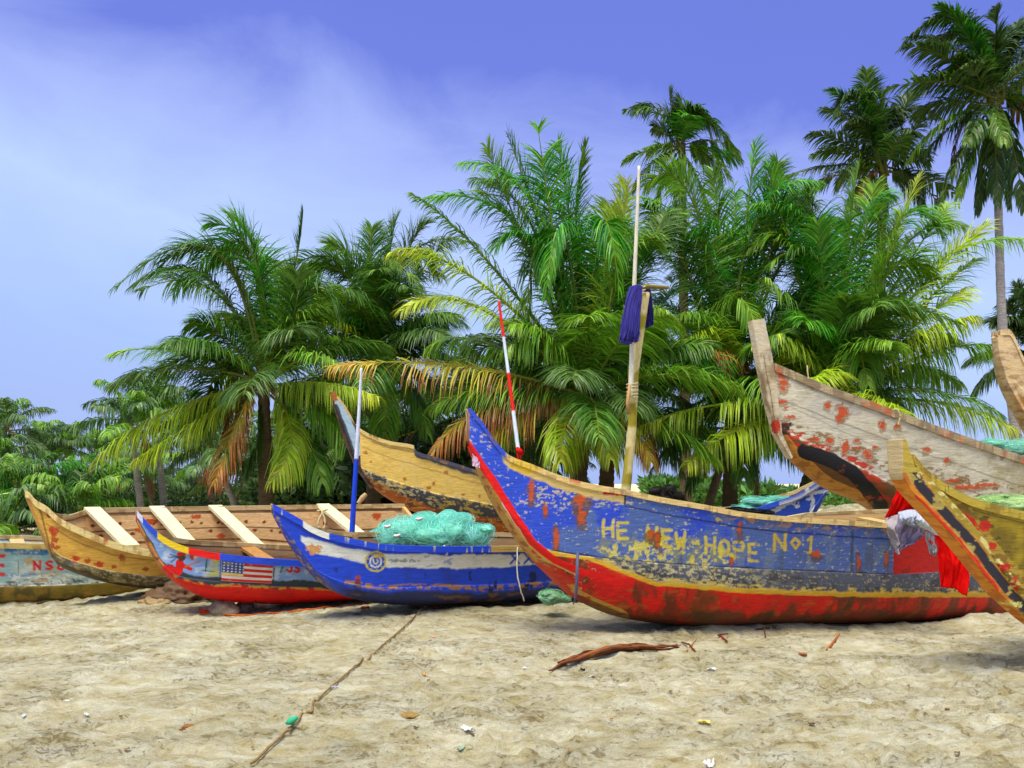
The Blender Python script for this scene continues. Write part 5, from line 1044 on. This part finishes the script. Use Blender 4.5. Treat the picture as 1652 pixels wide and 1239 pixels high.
palm('palm right of the mast with bright lime fronds drooping low on both sides', 19.5, (1180, 625), 1180, [
    (1100, 262, 1145, 430, -.3, 'm', UP), (1150, 275, 1165, 430, .3, 'd', UP), (1217, 230, 1200, 400, -.4, 'g', UP), (1040, 300, 1120, 330, .2, 'm'), (1300, 330, 1245, 370, .1, 'm'), (1010, 400, 1110, 400, .2, 'm'), (1290, 420, 1240, 410, -.5, 'l'), (1255, 262, 1225, 400, .2, 'd', UP), (1185, 300, 1185, 440, .5, 'g', UP), (1040, 330, 1110, 440, -.3, 'd'), (1060, 400, 1120, 480, .5, 'm'), (1010, 480, 1100, 510, .4, 'k'), (1005, 620, 1090, 555, -1.2, 'l', DN), (1090, 560, 1140, 550, -1.3, 'l'),
    (1060, 745, 1130, 670, -.6, 'd', DN), (1225, 540, 1190, 490, -1., 'm', DN), (1290, 480, 1240, 520, -.4, 'd'), (1280, 340, 1240, 440, .3, 'k', UP), (1260, 700, 1230, 640, -1.4, 'l', DN), (1200, 770, 1195, 700, -1., 'd', DN), (1130, 590, 1160, 580, -1.5, 'b', DN), (1060, 600, 1120, 590, .7, 'k', DN), (1320, 600, 1250, 590, .5, 'k')], 15, (2.4, 3.3), 'dgmkm', seed=5, nuts=5)
palm('widest palm at the right, fresh green upright fronds and lime ones reaching right', 19., (1345, 645), 1275, [
    (1240, 268, 1285, 440, -.4, 'g', UP), (1030, 690, 1165, 652, -2., 'l', {'g': 1., 'n': 150}), (1108, 748, 1215, 683, -1.8, 'l', {'g': 1., 'n': 140}), (1275, 300, 1310, 440, .3, 'd', UP), (1300, 300, 1325, 440, -.2, 'g', UP), (1385, 270, 1365, 430, -.3, 'm', UP), (1520, 380, 1440, 370, .1, 'g'), (1210, 400, 1290, 420, 0, 'm'), (1410, 300, 1385, 430, .4, 'm', UP), (1482, 288, 1420, 430, -.2, 'l', UP), (1530, 330, 1450, 450, .3, 'm'), (1592, 362, 1480, 470, -.4, 'l', UP), (1572, 420, 1480, 500, .2, 'm'), (1575, 460, 1470, 530, -.6, 'l'),
    (1540, 560, 1440, 560, .3, 'k'), (1610, 560, 1500, 570, -.8, 'm', DN), (1575, 510, 1470, 550, -1.2, 'l', DN), (1550, 620, 1470, 600, .6, 'm', DN), (1640, 695, 1520, 650, -.9, 'l', DN), (1450, 690, 1420, 640, .5, 'd', DN), (1235, 450, 1290, 530, -.9, 'm', DN), (1245, 540, 1290, 580, -1.2, 'l', DN), (1230, 620, 1290, 610, .5, 'd', DN), (1215, 730, 1280, 670, -1., 'd', DN), (1300, 520, 1320, 540, -1.4, 'g'), (1370, 480, 1355, 540, -1.4, 'd', UP), (1430, 480, 1390, 550, -1.2, 'd', UP), (1330, 770, 1330, 700, -.5, 'k', DN), (1320, 360, 1330, 480, -.8, 'g', UP), (1450, 380, 1400, 490, -.9, 'm', UP), (1400, 620, 1375, 560, -1.6, 'm', DN)], 19, (2.5, 3.6), 'dgmkml', seed=6)
palm('stocky palm with drooping dark fronds behind the prow post of the grey canoe', 21.5, (1180, 690), 1128, [(1050, 760, 1110, 700, 0, 'k', DN), (1110, 790, 1140, 720, -.5, 'd', DN)], 12, (1.8, 2.5), 'kd', seed=7, dead=3, r0=.13, tc=S(150, 130, 95))
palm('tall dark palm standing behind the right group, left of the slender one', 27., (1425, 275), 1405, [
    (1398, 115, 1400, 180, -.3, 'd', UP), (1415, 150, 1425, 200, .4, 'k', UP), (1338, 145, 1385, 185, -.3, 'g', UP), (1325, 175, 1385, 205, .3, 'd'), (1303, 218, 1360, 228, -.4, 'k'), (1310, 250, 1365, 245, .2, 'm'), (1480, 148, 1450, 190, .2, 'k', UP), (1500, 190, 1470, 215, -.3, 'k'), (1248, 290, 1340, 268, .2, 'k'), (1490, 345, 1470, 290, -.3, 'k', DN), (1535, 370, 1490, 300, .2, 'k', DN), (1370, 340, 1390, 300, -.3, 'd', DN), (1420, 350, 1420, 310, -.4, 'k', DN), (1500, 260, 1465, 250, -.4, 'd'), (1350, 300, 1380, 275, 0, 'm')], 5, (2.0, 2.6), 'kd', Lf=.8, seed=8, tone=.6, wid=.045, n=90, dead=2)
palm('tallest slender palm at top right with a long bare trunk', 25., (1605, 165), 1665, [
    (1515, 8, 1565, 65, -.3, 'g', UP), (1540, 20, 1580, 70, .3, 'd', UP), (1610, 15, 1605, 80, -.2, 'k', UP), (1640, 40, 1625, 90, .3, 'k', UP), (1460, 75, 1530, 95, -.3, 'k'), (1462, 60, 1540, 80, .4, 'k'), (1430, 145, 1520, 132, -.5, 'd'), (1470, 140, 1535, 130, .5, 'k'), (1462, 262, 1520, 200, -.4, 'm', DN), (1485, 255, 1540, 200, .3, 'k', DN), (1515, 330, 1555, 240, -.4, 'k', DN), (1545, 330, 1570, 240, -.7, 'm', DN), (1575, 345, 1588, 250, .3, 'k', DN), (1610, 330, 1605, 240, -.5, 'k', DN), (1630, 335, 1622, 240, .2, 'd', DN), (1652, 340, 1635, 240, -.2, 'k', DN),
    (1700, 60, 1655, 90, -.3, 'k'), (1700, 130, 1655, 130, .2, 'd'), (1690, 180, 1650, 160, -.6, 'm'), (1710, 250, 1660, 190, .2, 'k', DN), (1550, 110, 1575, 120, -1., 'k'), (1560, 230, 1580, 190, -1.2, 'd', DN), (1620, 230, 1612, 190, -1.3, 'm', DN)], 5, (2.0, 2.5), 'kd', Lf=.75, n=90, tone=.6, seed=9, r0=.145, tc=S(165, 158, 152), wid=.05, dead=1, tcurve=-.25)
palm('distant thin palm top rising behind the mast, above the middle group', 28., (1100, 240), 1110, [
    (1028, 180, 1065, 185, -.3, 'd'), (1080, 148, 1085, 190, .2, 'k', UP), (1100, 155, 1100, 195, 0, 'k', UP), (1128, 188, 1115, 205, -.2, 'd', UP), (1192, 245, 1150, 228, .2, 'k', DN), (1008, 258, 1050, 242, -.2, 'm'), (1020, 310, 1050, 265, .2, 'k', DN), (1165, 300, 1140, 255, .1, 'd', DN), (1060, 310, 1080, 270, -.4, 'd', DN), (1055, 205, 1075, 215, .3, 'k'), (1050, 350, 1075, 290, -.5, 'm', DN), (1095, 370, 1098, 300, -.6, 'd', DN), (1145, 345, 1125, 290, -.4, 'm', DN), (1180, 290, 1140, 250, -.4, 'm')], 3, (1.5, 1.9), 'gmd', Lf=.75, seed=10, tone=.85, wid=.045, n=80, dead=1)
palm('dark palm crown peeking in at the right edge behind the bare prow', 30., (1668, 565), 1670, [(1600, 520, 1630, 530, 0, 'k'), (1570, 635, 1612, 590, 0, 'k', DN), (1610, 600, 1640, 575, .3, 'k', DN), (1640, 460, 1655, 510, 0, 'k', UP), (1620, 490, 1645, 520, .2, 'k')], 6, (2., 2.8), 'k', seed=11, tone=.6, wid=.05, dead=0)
# further palms, smaller, distance haze painted into some leaf greens, behind and left
FAR = [(8, 672, 40, 5), (-20, 735, 34, 20), (62, 705, 42, 75), (30, 770, 31, 35), (112, 702, 44, 118), (95, 800, 32, 90), (150, 712, 42, 150), (165, 775, 33, 170), (212, 690, 30, 232), (250, 662, 31, 268), (232, 760, 40, 250), (345, 725, 29, 392), (330, 740, 38, 345), (130, 840, 28, 130), (25, 850, 27, 15),
       (545, 745, 28, 530), (640, 740, 27, 655), (740, 745, 27, 745), (470, 735, 29, 480), (840, 735, 26, 850), (420, 760, 34, 427), (575, 690, 29, 590), (690, 690, 25, 700), (800, 680, 26, 790), (880, 600, 24, 870), ]
WHERE = ['at the left frame edge, highest of the far grove', 'cut by the left frame edge, low in the far grove', 'between the two left edge palms and the bushy ones', 'short and fresh green near the left frame edge', 'rounded and hazy in the far left grove', 'short, above the tip of the bare wooden prow', 'hazy, right end of the far left skyline', 'upright and fresh green right of the bare wooden prow', 'with a pale thin trunk, under the lime frond of the leftmost big palm', 'taller twin crown left of the leftmost big palm', 'low, filling in behind the pale thin trunks', 'with a pale trunk under the leftmost big palm', 'dark, right under the crown of the leftmost big palm', 'low one above the open wooden canoe near its prow', 'low one above the left canoe at the frame edge',
         'with a pale leaning trunk behind the blue and white pole', 'dark, right above the yellow canoe', 'dark, above the prow of the big blue canoe', 'dark, under the right side fronds of the leftmost big palm', 'dark, left of the coconut palm trunk', 'dark, directly behind the foot of the leftmost big palm', 'dark, behind the yellow prow', 'dark, filling in left of the central palm, behind the yellow canoe', 'dark, behind the banded pole', 'dark, behind the crown of the coconut palm']
for i, (px, row, Y, ft) in enumerate(FAR):
    g = 'gdm' if i in (3, 7, 5) else ('fkm' if i < 15 else 'kkd')
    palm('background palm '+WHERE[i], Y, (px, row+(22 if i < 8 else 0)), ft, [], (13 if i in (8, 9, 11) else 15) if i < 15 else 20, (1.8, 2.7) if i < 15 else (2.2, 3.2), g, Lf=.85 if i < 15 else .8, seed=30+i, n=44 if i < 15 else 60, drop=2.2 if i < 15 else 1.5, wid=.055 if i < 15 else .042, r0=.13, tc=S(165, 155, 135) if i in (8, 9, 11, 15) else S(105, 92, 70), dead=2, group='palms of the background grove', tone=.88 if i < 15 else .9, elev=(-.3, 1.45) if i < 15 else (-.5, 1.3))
# undergrowth and the far greenery
def bushes(name, label, boxes, col, n, lw, seed):
    r = np.random.default_rng(seed); V = []; C = []
    for (x0, x1, r0, r1, Y0, Y1) in boxes:
        m = int(n*(x1-x0)/300)
        px = r.uniform(x0, x1, m); Y = r.uniform(Y0, Y1, m); top = r0+(r1-r0)*.7*np.clip(fbm(px/28., Y*.3, 0, seed, 3)*1.8-.35, 0, 1); row = top+(r1-top)*r.random(m)**1.1
        P = np.stack([(px-CX)/F*Y, Y, np.maximum(CZ-(row-H0)*Y/F, .0)], -1)
        d = r.normal(size=(m, 3)); d[:, 2] = np.abs(d[:, 2]); d /= np.linalg.norm(d, axis=1)[:, None]; w = np.cross(d, r.normal(size=(m, 3))); w /= np.linalg.norm(w, axis=1)[:, None]
        L_ = lw*r.uniform(.6, 1.6, m)[:, None]; q = np.stack([P-w*L_*.13, P+d*L_*.5-w*L_*.18, P+d*L_, P+d*L_*.5+w*L_*.18], 1); V.append(q.reshape(-1, 3))
        jc = r.uniform(.5, 1.6, m)*(.6+.8*fbm(P[:,0]*.8, P[:,1]*.3, P[:,2]*.8, seed+3, 3)); C.append(np.repeat(np.asarray(col)[None]*jc[:, None], 4, 0))
    V = np.concatenate(V); C = np.concatenate(C); Fc = np.arange(len(V)).reshape(-1, 4)
    o = mobj(name, V, Fc, M_LEAF, None, C, False); setp(o, label, 'undergrowth', None, 'stuff')
bushes('undergrowth', 'dense dark green undergrowth beneath the palm grove', [(-60, 460, 750, 830, 46, 54), (-60, 430, 806, 870, 30, 34), (400, 900, 740, 860, 26, 31), (560, 860, 700, 800, 22, 27)], S(62, 88, 42), 22000, .24, 1)
bushes('far_scrub', 'low bright green scrub far beyond the beach at the right', [(1040, 1140, 772, 800, 42, 60), (1080, 1250, 780, 815, 40, 60), (1200, 1700, 785, 815, 50, 80)], S(84, 128, 48), 16000, .4, 2)

# =====================================================================  SKY, SUN, CAMERA
SUN_EL, SUN_AZ = math.radians(67), math.radians(208)
w = bpy.data.worlds.new('World'); SC.world = w; w.use_nodes = True; nt = w.node_tree; L = nt.links.new; bg = nt.nodes['Background']
sky = N(nt, 'ShaderNodeTexSky', sky_type='NISHITA'); sky.sun_disc = False; sky.sun_elevation = SUN_EL; sky.sun_rotation = SUN_AZ
tc = N(nt, 'ShaderNodeTexCoord'); sx = N(nt, 'ShaderNodeSeparateXYZ'); L(tc.outputs['Generated'], sx.inputs[0])
# layered overcast: colour by elevation, broken by soft cloud noise
mp = N(nt, 'ShaderNodeMapping'); mp.inputs['Scale'].default_value = (1.3, 1.3, 3.2); L(tc.outputs['Generated'], mp.inputs['Vector'])
nz = N(nt, 'ShaderNodeTexNoise', Scale=1.9, Detail=9., Roughness=.62, Distortion=.7); L(mp.outputs[0], nz.inputs['Vector'])
nm = N(nt, 'ShaderNodeMath', operation='MULTIPLY_ADD'); L(nz.outputs[0], nm.inputs[0]); nm.inputs[1].default_value = .19; L(sx.outputs['Z'], nm.inputs[2])
nx_ = N(nt, 'ShaderNodeMath', operation='MULTIPLY_ADD'); L(sx.outputs['X'], nx_.inputs[0]); nx_.inputs[1].default_value = .13; L(nm.outputs[0], nx_.inputs[2])
cr = N(nt, 'ShaderNodeValToRGB'); L(nx_.outputs[0], cr.inputs[0]); e = cr.color_ramp.elements
stops = [(.0, (142, 156, 194)), (.10, (130, 148, 196)), (.20, (136, 157, 204)), (.31, (152, 172, 211)), (.42, (132, 146, 202)), (.50, (88, 102, 182)), (.66, (84, 98, 176)), (.80, (205, 210, 225)), (1., (232, 234, 238))]  # top stops, out of view, brightened to add overhead fill light
e[0].position = 0; e[0].color = (*S(*stops[0][1])*10, 1); e[1].position = 1; e[1].color = (*S(*stops[-1][1])*10, 1)
for p, c in stops[1:-1]: x_ = e.new(p); x_.color = (*S(*c)*10, 1)
mx = N(nt, 'ShaderNodeMix', data_type='RGBA'); mx.inputs[0].default_value = .92; L(sky.outputs[0], mx.inputs[6]); L(cr.outputs[0], mx.inputs[7]); L(mx.outputs[2], bg.inputs[0]); bg.inputs[1].default_value = .1
sl = bpy.data.lights.new('sun', 'SUN'); sl.energy = 2.7; sl.angle = math.radians(26); sl.color = (1, .95, .86); so = bpy.data.objects.new('sun', sl); COL.objects.link(so)
d = np.array([math.cos(SUN_EL)*math.sin(SUN_AZ), math.cos(SUN_EL)*math.cos(SUN_AZ), math.sin(SUN_EL)])
from mathutils import Vector
so.rotation_euler = Vector(d).to_track_quat('Z', 'Y').to_euler(); so.location = (0, 0, 30)
cam = bpy.data.cameras.new('camera'); co = bpy.data.objects.new('camera', cam); COL.objects.link(co); co.location = (0, 0, CZ); co.rotation_euler = (math.pi/2, 0, 0)
cam.sensor_width = 36; cam.lens = 36*F/1652; cam.shift_y = (H0-619.5)/1652; cam.clip_end = 6000; SC.camera = co
for o in list(bpy.data.objects):
    if '_o' in o: del o['_o']
SC.view_settings.view_transform = 'Standard'; SC.view_settings.look = 'None'; SC.view_settings.exposure = .78; SC.view_settings.gamma = 1
SC.cycles.max_bounces = 6
